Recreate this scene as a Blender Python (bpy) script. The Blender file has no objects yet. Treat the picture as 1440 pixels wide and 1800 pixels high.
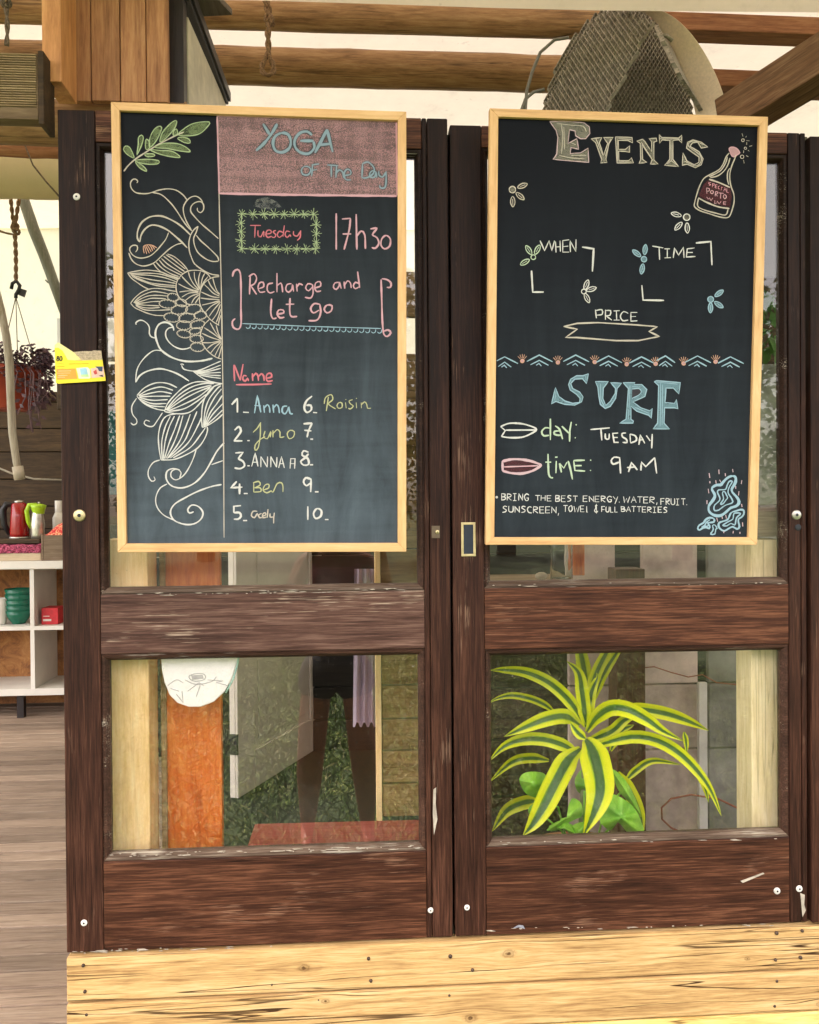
import bpy, bmesh, math, random
from mathutils import Vector, Matrix
random.seed(7)
S = bpy.context.scene
COL = S.collection
rad = math.radians

# ---------------- camera ----------------
YAW, PITCH, ROLL = .0687, -.0093, -.0073
CAM = Vector((.6824, -2.0831, 1.0627)); F = 1507.7
fw = Vector((math.sin(YAW)*math.cos(PITCH), math.cos(YAW)*math.cos(PITCH), math.sin(PITCH)))
rt0 = Vector((math.cos(YAW), -math.sin(YAW), 0)); up0 = rt0.cross(fw)
RT = math.cos(ROLL)*rt0 + math.sin(ROLL)*up0
UP = -math.sin(ROLL)*rt0 + math.cos(ROLL)*up0
cam_data = bpy.data.cameras.new('camera'); cam = bpy.data.objects.new('camera', cam_data); COL.objects.link(cam)
cam_data.sensor_fit = 'VERTICAL'; cam_data.sensor_height = 24; cam_data.lens = 24*F/1800
cam_data.clip_start = .02; cam_data.clip_end = 600
M = Matrix((RT, UP, -fw)).transposed().to_4x4(); M.translation = CAM
cam.matrix_world = M
S.camera = cam

# ---------------- world, sun, exposure ----------------
SUN_EL, SUN_AZ = rad(60), rad(-152)          # azimuth measured from +y (behind the doors) towards +x
w = bpy.data.worlds.new('World'); S.world = w; w.use_nodes = True
wn = w.node_tree; bg = wn.nodes['Background']; sky = wn.nodes.new('ShaderNodeTexSky')
sky.sky_type = 'NISHITA'; sky.sun_disc = False; sky.sun_elevation = SUN_EL; sky.sun_rotation = SUN_AZ
sky.air_density = 1.0; sky.dust_density = 3.0
hs = wn.nodes.new('ShaderNodeHueSaturation'); hs.inputs['Saturation'].default_value = .45; wn.links.new(sky.outputs[0], hs.inputs['Color'])   # sky muted here and tinted warm below, in place of white balance
wm = wn.nodes.new('ShaderNodeMix'); wm.data_type = 'RGBA'; wm.blend_type = 'MULTIPLY'; wm.inputs[0].default_value = 1; wm.inputs[7].default_value = (1, .885, .82, 1)
wn.links.new(hs.outputs[0], wm.inputs[6]); wn.links.new(wm.outputs[2], bg.inputs[0]); bg.inputs[1].default_value = .15
sl = bpy.data.lights.new('sun', 'SUN'); sl.energy = 2.6; sl.angle = rad(.6); sl.color = (1, .90, .79)
so = bpy.data.objects.new('sun', sl); COL.objects.link(so)
sd = Vector((math.sin(SUN_AZ)*math.cos(SUN_EL), math.cos(SUN_AZ)*math.cos(SUN_EL), math.sin(SUN_EL)))
so.rotation_euler = sd.to_track_quat('Z', 'Y').to_euler(); so.location = sd*30
S.view_settings.view_transform = 'Standard'; S.view_settings.look = 'None'
S.view_settings.gamma = 1; S.view_settings.use_curve_mapping = False
S.view_settings.exposure = 2.75
S.render.engine = 'CYCLES'

# ---------------- geometry helpers ----------------
def P(u, v, y):                              # the point of the plane Y = y seen at that place of the photograph
    d = fw + RT*((u-720)/F) - UP*((v-900)/F)
    return CAM + d*((y-CAM.y)/d.y)
def PZ(u, v, z):
    d = fw + RT*((u-720)/F) - UP*((v-900)/F)
    return CAM + d*((z-CAM.z)/d.z)
def dep(y): return (y-CAM.y)/F               # metres per photograph pixel at depth y

class MB:
    def __init__(s): s.v = []; s.f = []; s.uv = None
    def add(s, vs, fs):
        n = len(s.v); s.v += [Vector(p) for p in vs]; s.f += [tuple(i+n for i in f) for f in fs]; return s
    def box(s, x0, x1, y0, y1, z0, z1):
        return s.add([(x0,y0,z0),(x1,y0,z0),(x1,y1,z0),(x0,y1,z0),(x0,y0,z1),(x1,y0,z1),(x1,y1,z1),(x0,y1,z1)],
          [(0,3,2,1),(4,5,6,7),(0,1,5,4),(1,2,6,5),(2,3,7,6),(3,0,4,7)])
    def hexa(s, a, b):                       # a, b: matching quads
        return s.add(list(a)+list(b), [(0,1,2,3),(7,6,5,4),(0,4,5,1),(1,5,6,2),(2,6,7,3),(3,7,4,0)])
    def prism(s, pts, d):                    # planar outline pushed along d
        n = len(pts); d = Vector(d); pts = [Vector(p) for p in pts]
        return s.add(pts+[p+d for p in pts], [tuple(range(n)), tuple(range(2*n-1, n-1, -1))]+[(i, i+n, (i+1)%n+n, (i+1)%n) for i in range(n)])
    def tube(s, pts, r, n=10, cap=True):
        pts = [Vector(p) for p in pts]; m = len(pts)
        if not isinstance(r, (list, tuple)): r = [r]*m
        vs = []; a = None
        for i, p in enumerate(pts):
            t = (pts[min(i+1, m-1)]-pts[max(i-1, 0)]).normalized()
            if a is None: a = t.orthogonal().normalized()
            a = (a-t*a.dot(t)).normalized(); b = t.cross(a)
            for k in range(n):
                q = 2*math.pi*k/n; vs.append(p+(a*math.cos(q)+b*math.sin(q))*r[i])
        fs = [(i*n+k, i*n+(k+1)%n, (i+1)*n+(k+1)%n, (i+1)*n+k) for i in range(m-1) for k in range(n)]
        if cap: fs += [tuple(range(n-1, -1, -1)), tuple((m-1)*n+k for k in range(n))]
        return s.add(vs, fs)
    def lathe(s, prof, c, n=28, axis='z'):
        c = Vector(c); m = len(prof); vs = []
        for r, h in prof:
            for k in range(n):
                q = 2*math.pi*k/n; x, y = r*math.cos(q), r*math.sin(q)
                vs.append(c+(Vector((x, y, h)) if axis == 'z' else Vector((x, -h, y)) if axis == 'y' else Vector((h, x, y))))
        fs = [(i*n+k, i*n+(k+1)%n, (i+1)*n+(k+1)%n, (i+1)*n+k) for i in range(m-1) for k in range(n)]
        return s.add(vs, fs)
    def build(s, name, mat, parent=None, smooth=False, bevel=0, label=None, kind=None):
        me = bpy.data.meshes.new(name); me.from_pydata(s.v, [], s.f); me.update()
        bm = bmesh.new(); bm.from_mesh(me); bmesh.ops.recalc_face_normals(bm, faces=bm.faces)
        bm.to_mesh(me); bm.free()
        if s.uv is not None:
            L = me.uv_layers.new(name='uv')
            for l in me.loops: L.data[l.index].uv = s.uv[l.vertex_index]
        me.materials.append(mat)
        if smooth:
            for p in me.polygons: p.use_smooth = True
        o = bpy.data.objects.new(name, me); COL.objects.link(o)
        put(o, parent)
        if bevel:
            b = o.modifiers.new('bevel', 'BEVEL'); b.width = bevel; b.segments = 2; b.limit_method = 'ANGLE'; b.angle_limit = rad(40)
        if label: o['label'] = label
        if kind: o['kind'] = kind
        return o
WLOC = {}
def put(o, parent):
    me = o.data
    if parent is None:
        vs = [v.co for v in me.vertices]
        c = Vector(((min(v.x for v in vs)+max(v.x for v in vs))/2, (min(v.y for v in vs)+max(v.y for v in vs))/2, min(v.z for v in vs)))
        me.transform(Matrix.Translation(-c)); o.location = c; WLOC[o.name] = c
    else:
        me.transform(Matrix.Translation(-WLOC[parent.name])); o.parent = parent; WLOC[o.name] = WLOC[parent.name]
def thing(name, label, cat, loc, group=None):
    o = bpy.data.objects.new(name, None); COL.objects.link(o); o.empty_display_size = .1
    o.location = Vector(loc); WLOC[o.name] = Vector(loc)
    o['label'] = label; o['category'] = cat
    if group: o['group'] = group
    return o
def tag(o, label, cat, group=None):
    o['label'] = label; o['category'] = cat
    if group: o['group'] = group
    return o
def struct(o): o['kind'] = 'structure'; return o
def copy_part(src, parent, off=(0, 0, 0)):
    c = src.copy(); COL.objects.link(c); c.parent = parent; c.location = src.location+Vector(off); WLOC[c.name] = WLOC[parent.name]
    return c

# ---------------- material helpers ----------------
class NT:
    def __init__(s, name):
        s.m = bpy.data.materials.new(name); s.m.use_nodes = True; s.t = s.m.node_tree
        s.b = s.t.nodes['Principled BSDF']; s.out = s.t.nodes['Material Output']
    def n(s, t, **k):
        x = s.t.nodes.new(t)
        for a, v in k.items(): setattr(x, a, v)
        return x
    def l(s, a, b): s.t.links.new(a, b)
    def val(s, sock, v):
        if hasattr(v, 'links') or isinstance(v, bpy.types.NodeSocket): s.l(v, sock)
        else: sock.default_value = v
    def math(s, op, a, b=None, c=None, clamp=False):
        x = s.n('ShaderNodeMath', operation=op, use_clamp=clamp)
        s.val(x.inputs[0], a)
        if b is not None: s.val(x.inputs[1], b)
        if c is not None: s.val(x.inputs[2], c)
        return x.outputs[0]
    def coords(s, scale, rnd=True, loc=(0, 0, 0)):
        tc = s.n('ShaderNodeTexCoord'); v = tc.outputs['Object']
        if rnd:
            oi = s.n('ShaderNodeObjectInfo'); r = s.math('MULTIPLY', oi.outputs['Random'], 37.)
            cx = s.n('ShaderNodeCombineXYZ'); s.l(r, cx.inputs[0]); s.l(r, cx.inputs[1]); s.l(r, cx.inputs[2])
            a = s.n('ShaderNodeVectorMath', operation='ADD'); s.l(v, a.inputs[0]); s.l(cx.outputs[0], a.inputs[1]); v = a.outputs[0]
        mp = s.n('ShaderNodeMapping'); s.l(v, mp.inputs[0]); mp.inputs['Scale'].default_value = scale; mp.inputs['Location'].default_value = loc
        return mp.outputs[0]
    def noise(s, vec, scale=1., detail=6., rough=.6, dist=0.):
        x = s.n('ShaderNodeTexNoise'); s.l(vec, x.inputs['Vector']); x.inputs['Scale'].default_value = scale
        x.inputs['Detail'].default_value = detail; x.inputs['Roughness'].default_value = rough; x.inputs['Distortion'].default_value = dist
        return x.outputs['Fac']
    def ramp(s, fac, stops):
        x = s.n('ShaderNodeValToRGB'); s.l(fac, x.inputs[0]); e = x.color_ramp.elements
        while len(e) < len(stops): e.new(.5)
        for i, (p, c) in enumerate(stops):
            e[i].position = p; e[i].color = (c, c, c, 1) if isinstance(c, (int, float)) else (*c, 1)
        return x.outputs[0]
    def mix(s, fac, a, b, mode='MIX'):
        x = s.n('ShaderNodeMix', data_type='RGBA', blend_type=mode)
        s.val(x.inputs[0], fac)
        for i, c in ((6, a), (7, b)):
            if isinstance(c, tuple): x.inputs[i].default_value = (*c, 1)
            else: s.l(c, x.inputs[i])
        return x.outputs[2]
    def bump(s, h, strength=.3, dist=.002):
        x = s.n('ShaderNodeBump'); s.l(h, x.inputs['Height']); x.inputs['Strength'].default_value = strength; x.inputs['Distance'].default_value = dist
        s.l(x.outputs[0], s.b.inputs['Normal']); return x
def axs(axis, g, c):
    return tuple(g if a == axis else c for a in 'xyz')
def wood(name, dark, mid, light, axis='x', rough=.55, wear=0., wear_col=(.5, .45, .36), cracks=0., fine=260., blotch=.35, bumps=.4, var=.25, spec=.35, top_shade=None, knots=()):
    N = NT(name)
    if knots:                                # grain flowing round knots: the coordinates are bent near each one
        tk = N.n('ShaderNodeTexCoord'); sk_ = N.n('ShaderNodeSeparateXYZ'); N.l(tk.outputs['Object'], sk_.inputs[0]); push = 0.; core = 0.
        for kx, kz, kr_ in knots:
            dx = N.math('DIVIDE', N.math('SUBTRACT', sk_.outputs[0], kx), kr_*4.2); dz = N.math('DIVIDE', N.math('SUBTRACT', sk_.outputs[2], kz), kr_*1.5)
            r2 = N.math('ADD', N.math('MULTIPLY', dx, dx), N.math('MULTIPLY', dz, dz)); e_ = N.math('POWER', 2.718, N.math('MULTIPLY', r2, -1.))
            push = N.math('ADD', push, N.math('MULTIPLY', N.math('MULTIPLY', e_, dz), -kr_*1.1))
            dx2 = N.math('DIVIDE', N.math('SUBTRACT', sk_.outputs[0], kx), kr_*1.3); dz2 = N.math('DIVIDE', N.math('SUBTRACT', sk_.outputs[2], kz), kr_*.8)
            q2 = N.math('SQRT', N.math('ADD', N.math('MULTIPLY', dx2, dx2), N.math('MULTIPLY', dz2, dz2)))
            q2 = N.math('ADD', q2, N.math('MULTIPLY', N.math('SUBTRACT', N.noise(N.coords((90, 90, 90), False), 1, 3, .6), .5), .9))
            core = N.math('MAXIMUM', core, N.math('MULTIPLY', N.math('SUBTRACT', 1., q2, clamp=True), N.math('ADD', .6, N.math('MULTIPLY', N.math('SINE', N.math('MULTIPLY', q2, 13.)), .25))))
        oc = N.coords
        def bent(scale, rnd=True, loc=(0, 0, 0)):
            mp_ = oc(scale, rnd, loc); ad = N.n('ShaderNodeVectorMath', operation='ADD'); cx_ = N.n('ShaderNodeCombineXYZ'); N.l(N.math('MULTIPLY', push, scale[2]), cx_.inputs[2]); N.l(mp_, ad.inputs[0]); N.l(cx_.outputs[0], ad.inputs[1]); return ad.outputs[0]
        N.coords = bent
    big = N.noise(N.coords(axs(axis, 1.6, 24)), 1, 5, .6, .8)
    fin = N.noise(N.coords(axs(axis, 11, fine*1.9)), 1, 5, .7)
    mid_ = N.noise(N.coords(axs(axis, 8, fine*.75)), 1, 4, .65, .4)
    blo = N.noise(N.coords((3, 3, 3)), 1, 4, .6)
    t = N.math('ADD', N.math('ADD', N.math('MULTIPLY', big, .27), N.math('MULTIPLY', mid_, .38)), N.math('MULTIPLY', fin, .35))
    col = N.ramp(t, [(.38, dark), (.50, mid), (.635, light)])
    oi = N.n('ShaderNodeObjectInfo')
    f = N.math('ADD', N.math('MULTIPLY', N.math('SUBTRACT', blo, .5), 2*blotch), N.math('MULTIPLY', N.math('SUBTRACT', oi.outputs['Random'], .5), var))
    f = N.math('ADD', f, 1.)
    if top_shade:                                 # worn finish low down, plus canopy shade painted in: darker with height
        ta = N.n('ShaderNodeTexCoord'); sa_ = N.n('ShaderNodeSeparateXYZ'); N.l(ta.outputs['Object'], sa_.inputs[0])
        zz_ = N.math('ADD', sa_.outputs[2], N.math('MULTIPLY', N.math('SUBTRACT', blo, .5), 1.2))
        f = N.math('MULTIPLY', f, N.ramp(N.math('MULTIPLY', zz_, .5), [(.1, 1.), (.45, .78), (.75, top_shade), (.95, top_shade*.85)]))
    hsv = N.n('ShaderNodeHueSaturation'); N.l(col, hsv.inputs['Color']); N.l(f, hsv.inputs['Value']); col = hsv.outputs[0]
    h = N.math('MULTIPLY', fin, .6)
    if wear:
        a = N.noise(N.coords(axs(axis, 6, 520)), 1, 3, .7)
        b = N.noise(N.coords(axs(axis, 5, 9)), 1, 3, .6)
        k = N.math('ADD', a, N.math('MULTIPLY', N.math('SUBTRACT', b, .5), 1.2))
        wmask = N.ramp(k, [(.80-wear, 0.), (.84-wear, 1.)])
        col = N.mix(N.math('MULTIPLY', wmask, .8), col, wear_col)
        h = N.math('SUBTRACT', h, N.math('MULTIPLY', wmask, .4))
    if cracks:
        c = N.noise(N.coords(axs(axis, .8, 22)), 1, 3, .4, .15)
        c = N.math('ABSOLUTE', N.math('SUBTRACT', c, .5))
        m2 = N.noise(N.coords(axs(axis, 4, 20)), 1, 2, .5)
        m2 = N.ramp(m2, [(.53-.07*cracks, 0.), (.61-.06*cracks, 1.)])
        c2 = N.math('ABSOLUTE', N.math('SUBTRACT', N.noise(N.coords(axs(axis, .5, 34)), 1, 2, .5, .1), .47))
        m3 = N.ramp(N.noise(N.coords(axs(axis, 2, 9)), 1, 2, .5), [(.45, 0.), (.52, 1.)])
        extra = N.math('MULTIPLY', N.math('MULTIPLY', N.ramp(c2, [(.003, 1.), (.014, 0.)]), m3), .7)
        cm = N.math('MULTIPLY', N.ramp(c, [(.002, 1.), (.008, 0.)]), m2)
        cm = N.math('MAXIMUM', cm, extra); cm = N.math('MULTIPLY', cm, cracks, clamp=True)
        col = N.mix(cm, col, (dark[0]*.2, dark[1]*.17, dark[2]*.15))
        h = N.math('SUBTRACT', h, N.math('MULTIPLY', cm, 2.))
    if knots:
        km = N.math('MULTIPLY', core, 1.3, clamp=True); col = N.mix(km, col, (dark[0]*.35, dark[1]*.3, dark[2]*.25))
    N.l(col, N.b.inputs['Base Color'])
    N.l(N.math('ADD', rough-.12, N.math('MULTIPLY', fin, .25)), N.b.inputs['Roughness'])
    N.b.inputs['Specular IOR Level'].default_value = spec
    N.bump(h, bumps, .0015)
    return N.m
def plain(name, col, rough=.6, metal=0., var=.12, scale=30., bumps=.1, spec=.4, **kw):
    N = NT(name)
    n = N.noise(N.coords((scale,)*3), 1, 5, .6)
    lo = tuple(c*(1-var*2) for c in col); hi = tuple(min(1, c*(1+var*2)) for c in col)
    N.l(N.ramp(n, [(.3, lo), (.7, hi)]), N.b.inputs['Base Color'])
    N.b.inputs['Roughness'].default_value = rough; N.b.inputs['Metallic'].default_value = metal
    N.b.inputs['Specular IOR Level'].default_value = spec
    for k, v in kw.items(): N.b.inputs[k.replace('_', ' ')].default_value = v
    if bumps: N.bump(n, bumps, .002)
    return N.m
def chalk(name, col, cover=.5, scale=520., thick=.9):
    N = NT(name)
    a = N.noise(N.coords((scale, scale, scale), False), 1, 4, .8)
    b = N.noise(N.coords((40, 40, 40), False), 1, 3, .6)
    k = N.math('ADD', a, N.math('MULTIPLY', N.math('SUBTRACT', b, .5), .5))
    al = N.ramp(k, [(.51-cover*.35, 0.), (.585-cover*.35, thick)])
    N.b.inputs['Base Color'].default_value = (*col, 1); N.b.inputs['Roughness'].default_value = .95
    N.b.inputs['Specular IOR Level'].default_value = .05
    tr = N.n('ShaderNodeBsdfTransparent'); mx = N.n('ShaderNodeMixShader')
    N.l(al, mx.inputs[0]); N.l(tr.outputs[0], mx.inputs[1]); N.l(N.b.outputs[0], mx.inputs[2]); N.l(mx.outputs[0], N.out.inputs[0])
    return N.m

# palette
DW = dict(rough=.5, blotch=.45, bumps=.6, spec=.16)
dark_v = wood('dark_stained_wood_upright', (.014, .0056, .0037), (.043, .0162, .0100), (.12, .050, .030), 'z', wear=.035, wear_col=(.20, .12, .08), var=.12, top_shade=.3, **DW)
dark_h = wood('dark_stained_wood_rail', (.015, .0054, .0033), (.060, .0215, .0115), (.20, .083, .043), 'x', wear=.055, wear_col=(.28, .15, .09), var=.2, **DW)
bead_m = wood('dark_stained_bead', (.02, .009, .006), (.05, .023, .015), (.12, .06, .04), 'x', wear=.05, top_shade=.35, var=.2, **DW)
sill_m = wood('weathered_sill_bead', (.05, .03, .02), (.1, .065, .045), (.26, .2, .15), 'x', wear=.09, var=.2, **DW)
grey_h = wood('greyed_dark_rail', (.028, .0125, .0095), (.085, .042, .031), (.21, .125, .095), 'x', wear=.085, wear_col=(.42, .32, .24), var=.1, **DW)
yel_m = wood('yellow_weathered_timber', (.56, .33, .10), (.8, .55, .19), (.9, .68, .3), 'x', rough=.75, cracks=.9, fine=110, blotch=.22, bumps=.6, var=.12, spec=.2)
pine_m = wood('varnished_pine_frame_upright', (.58, .33, .14), (.72, .44, .2), (.8, .54, .28), 'z', rough=.5, fine=90, blotch=.1, bumps=.08, var=.05)
pine_h = wood('varnished_pine_frame_cross', (.58, .33, .14), (.72, .44, .2), (.8, .54, .28), 'x', rough=.5, fine=90, blotch=.1, bumps=.08, var=.05)
deck_m = wood('weathered_grey_decking', (.19, .137, .10), (.27, .203, .15), (.35, .28, .215), 'x', rough=.8, cracks=.5, fine=150, blotch=.35, bumps=.6, var=.6, spec=.2)
log_m = wood('peeled_pine_log', (.18, .09, .04), (.36, .2, .09), (.52, .33, .17), 'x', rough=.6, cracks=.8, fine=70, blotch=.25, bumps=.4, var=.2)
red_m = wood('reddish_sawn_beam', (.15, .055, .022), (.26, .105, .045), (.37, .18, .085), 'x', rough=.65, fine=90, blotch=.3, bumps=.4, var=.2)
oran_v = wood('orange_brown_cladding', (.24, .1, .045), (.42, .2, .09), (.56, .31, .15), 'z', rough=.6, cracks=.2, fine=90, blotch=.3, bumps=.4, var=.3)
back_m = wood('dark_brown_wall_plank', (.022, .012, .006), (.045, .026, .012), (.08, .047, .022), 'x', rough=.7, cracks=.4, fine=70, blotch=.4, bumps=.4, var=.5)
mid_m = wood('mid_brown_plank', (.16, .1, .05), (.27, .18, .09), (.38, .27, .15), 'x', rough=.7, cracks=.5, fine=70, blotch=.3, bumps=.4, var=.4)
# ---------------- setting: deck floor, lawn, step wall ----------------
FLOOR = -.22; GROUND = -.75
yl_ends = P(120, 1740, 0).x
fl = thing('floor', '', '', (-3, 0, FLOOR)); del fl['label'], fl['category']; fl['kind'] = 'structure'
pl = MB().box(-3.0, 3.6, .012, .012+.077, FLOOR-.025, FLOOR).build('floor_plank', deck_m, fl, bevel=.003)
for k in range(1, 46): copy_part(pl, fl, (random.uniform(-.01, .01), k*.0845, random.uniform(-.0015, .0015)))
struct(MB().box(-3, 3.6, .02, 3.9, FLOOR-.09, FLOOR-.06).build('subfloor', plain('dark_void', (.02, .016, .012)), None))

N = NT('lawn'); n1 = N.noise(N.coords((9, 9, 9)), 1, 6, .7); n2 = N.noise(N.coords((1.1, 1.1, 1.1)), 1, 3, .6)
c = N.ramp(N.math('ADD', N.math('MULTIPLY', n1, .6), N.math('MULTIPLY', n2, .4)), [(.35, (.015, .03, .007)), (.52, (.045, .075, .016)), (.68, (.14, .13, .05))])
N.l(c, N.b.inputs['Base Color']); N.b.inputs['Roughness'].default_value = .9; N.bump(n1, .8, .03)
g = MB(); nx = 24
for i in range(nx+1):
    for j in range(nx+1): g.v.append(Vector((-150+300*i/nx, -150+300*j/nx, GROUND)))
g.f = [(i*(nx+1)+j, (i+1)*(nx+1)+j, (i+1)*(nx+1)+j+1, i*(nx+1)+j+1) for i in range(nx) for j in range(nx)]
struct(g.build('ground', N.m))

def blades(name, mat, xr, yr, n, h, wd, z, label, cat):
    m = MB(); rnd = random.Random(3)
    for i in range(n):
        x = rnd.uniform(*xr); y = rnd.uniform(*yr); a = rnd.uniform(0, 6.28); hh = h*rnd.uniform(.3, 1.2); l = rnd.uniform(-2.2, 2.2)*hh
        dx, dy = math.cos(a), math.sin(a); k = len(m.v)
        m.v += [Vector((x-dx*wd, y-dy*wd, z)), Vector((x+dx*wd, y+dy*wd, z)), Vector((x-dy*l*.5+dx*wd*.6, y+dx*l*.5+dy*wd*.6, z+hh*.7)), Vector((x-dy*l, y+dx*l, z+hh))]
        m.f += [(k, k+1, k+2), (k, k+2, k+3)]
    me = bpy.data.meshes.new(name); me.from_pydata(m.v, [], m.f); me.materials.append(mat)
    o = bpy.data.objects.new(name, me); COL.objects.link(o); o['kind'] = 'stuff'; tag(o, label, cat); return o
N = NT('grass_blade'); gi = N.noise(N.coords((6, 6, 6)), 1, 3, .6); g2 = N.noise(N.coords((60, 60, 20)), 1, 2, .5)
c = N.ramp(N.math('ADD', N.math('MULTIPLY', gi, .4), N.math('MULTIPLY', g2, .6)), [(.42, (.012, .04, .003)), (.51, (.075, .16, .012)), (.62, (.40, .44, .13))])
N.l(c, N.b.inputs['Base Color']); N.b.inputs['Roughness'].default_value = .7
blades('straw', plain('dry_straw', (.34, .33, .15), .7), (-2.5, 3.5), (-8.5, -1.2), 2500, .05, .005, GROUND+.05, 'loose dry straw lying over the lawn before the doors', 'straw')
blades('lawn_grass', N.m, (-3.5, 4.5), (-9.5, -.6), 70000, .07, .0065, GROUND, 'green lawn with dry straw stems in front of the doors', 'grass')

# step wall of yellow timber under the doors
wall = thing('step_wall', 'pale yellow weathered timber step wall below the dark doors', 'wall', (1, 0, GROUND))
zt = -.004; zs = [zt]
for v in (1775, 1893): zs.append((P(800, v-35 if v < 1800 else v-30, 0).z))
edges = [zt, P(800, 1728, 0).z, P(800, 1800, 0).z-.004, P(800, 1800, 0).z-.125, GROUND+.12, GROUND]
yk_ = dict(rough=.75, cracks=1.3, fine=190, blotch=.25, bumps=.6, var=.08, spec=.2); YC = ((.28, .155, .06), (.54, .345, .14), (.72, .52, .27))
def lk(*uv): return [(P(u, v, 0).x-1, P(u, v, 0).z-GROUND, r*dep(0)) for u, v, r in uv]
yel_p = [wood('yellow_timber_upper', *YC, 'x', knots=lk((535, 1697, 11), (893, 1672, 13), (1310, 1681, 6)), **yk_), wood('yellow_timber_lower', *YC, 'x', knots=lk((573, 1754, 8), (826, 1784, 13), (1436, 1760, 9)), **yk_)]+[yel_m]*3
for i in range(5):
    a = MB().box(yl_ends, 3.4, -.012-.003*(i % 2), .03, edges[i+1]+.0022, edges[i]-.0022).build('plank', yel_p[i], wall, bevel=.004)
MB().box(yl_ends+.02, 3.39, .031, .06, GROUND, -.02).build('backing_board', plain('dark_brown_board', (.05, .04, .025)), wall)  # evenly dark brown board behind the plank joints
nail_m = plain('rusty_nail', (.09, .06, .045), .5, .6)
for (u, v, r) in ((146, 1698, 6), (149, 1744, 6), (152, 1784, 6), (648, 1686, 6), (652, 1725, 6), (792, 1682, 7), (831, 1706, 6), (790, 1750, 5), (1366, 1641, 7), (1411, 1637, 6), (1364, 1688, 6), (1408, 1684, 7), (1366, 1725, 6), (1362, 1769, 6), (560, 1758, 3), (478, 1732, 3)):
    p = P(u, v, -.0155); R = r*.5*dep(0)
    MB().lathe([(0, .0025), (R*.8, .0022), (R, 0), (R, -.006)], (p.x, -.014, p.z), 12, 'y').build('nail_head', nail_m, wall, smooth=True)

# ---------------- doors ----------------
def glass_mat(IOR_):
  N = NT('window_glass'); gl = N.n('ShaderNodeBsdfGlossy'); gl.inputs['Roughness'].default_value = .0; gl.inputs[0].default_value = (1, 1, 1, 1)
  tr = N.n('ShaderNodeBsdfTransparent'); tr.inputs[0].default_value = (.97, .96, .95, 1)
  fr = N.n('ShaderNodeFresnel'); bf = N.n('ShaderNodeNewGeometry'); N.l(N.math('ADD', IOR_, N.math('MULTIPLY', bf.outputs['Backfacing'], 1/IOR_-IOR_)), fr.inputs[0]); mx = N.n('ShaderNodeMixShader')
  N.l(fr.outputs[0], mx.inputs[0]); N.l(tr.outputs[0], mx.inputs[1]); N.l(gl.outputs[0], mx.inputs[2])
  df = N.n('ShaderNodeBsdfDiffuse'); df.inputs[0].default_value = (.6, .55, .48, 1); mx2 = N.n('ShaderNodeMixShader')
  dn = N.noise(N.coords((3, 3, 3)), 1, 6, .7); dn2 = N.noise(N.coords((160, 160, 160)), 1, 2, .6)
  dust = N.math('ADD', N.ramp(dn, [(.5, .0), (.8, .035)]), N.ramp(dn2, [(.72, 0.), (.78, .3)]))
  N.l(dust, mx2.inputs[0]); N.l(mx.outputs[0], mx2.inputs[1]); N.l(df.outputs[0], mx2.inputs[2]); N.l(mx2.outputs[0], N.out.inputs[0])
  return N.m

chip_m = plain('flaked_pale_paint', (.42, .37, .3), .9, var=.2)
cap_m = plain('white_plastic_cap', (.72, .7, .64), .45)
steel = plain('dull_steel', (.5, .48, .43), .35, .9)
brass = plain('worn_brass', (.6, .5, .28), .4, .8)
blackm = plain('black_recess', (.012, .014, .02), .5)

def bead(x0, x1, z0, z1, side, parent, mat, w=.017, yo=.002, yi=.014):
    # one mitred piece of glazing bead: outer edge yo, small quirk, inner edge yi
    prof = [(0, yo+.004), (.0025, yo+.004), (.004, yo), (w*.55, yo+.001), (w*.8, yo+.006), (w, yi), (w, .03), (0, .03)]
    A = {'b': ((x0, z0), (x1, z0), (1, 1), (-1, 1)), 't': ((x0, z1), (x1, z1), (1, -1), (-1, -1)),
         'l': ((x0, z0), (x0, z1), (1, 1), (1, -1)), 'r': ((x1, z0), (x1, z1), (-1, 1), (-1, -1))}[side]
    m = MB(); n = len(prof)
    for k in (0, 1):
        q, d = A[k], A[k+2]
        for o, y in prof: m.v.append(Vector((q[0]+d[0]*o, y, q[1]+d[1]*o)))
    m.f = [(i, (i+1) % n, (i+1) % n+n, i+n) for i in range(n)]+[tuple(range(n)), tuple(range(2*n-1, n-1, -1))]
    return m.build('glazing_bead', mat, parent)

def door(label, x0, x1, sl, sr, z_top, lites, split=None, y0=0., y1=.045, ior=1.72):
    glass_m = glass_mat(ior); glass_up = glass_mat(1.45)
    t = thing('glazed_door', label, 'door', ((x0+x1)/2, 0, 0))
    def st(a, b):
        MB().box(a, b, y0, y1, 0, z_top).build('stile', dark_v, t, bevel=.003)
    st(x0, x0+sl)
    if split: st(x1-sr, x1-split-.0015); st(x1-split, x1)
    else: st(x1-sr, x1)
    xa, xb = x0+sl, x1-sr
    zz = [0]+[q for l in lites for q in l]+[z_top]
    for i in range(0, len(zz), 2):
        MB().box(xa+.0008, xb-.0008, y0+.0012, y1-.001, zz[i], zz[i+1]).build('rail', grey_h if (x0 == 0 and i == 2) else dark_h, t, bevel=.002)
    for z0, z1 in lites:
        for s_ in 'tlrb': bead(xa, xb, z0, z1, s_, t, sill_m if s_ == 'b' else bead_m)
        MB().box(xa+.010, xb-.010, .018, .022, z0+.010, z1-.010).build('glass_pane', glass_m if z0 < .5 else glass_up, t)
    return t
X1, X2 = .928, 1.8305
la = P(172, 700, 0).x; lb = P(746, 900, 0).x
ra = P(853, 1300, 0).x; rb = P(1388, 1200, 0).x
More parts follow.
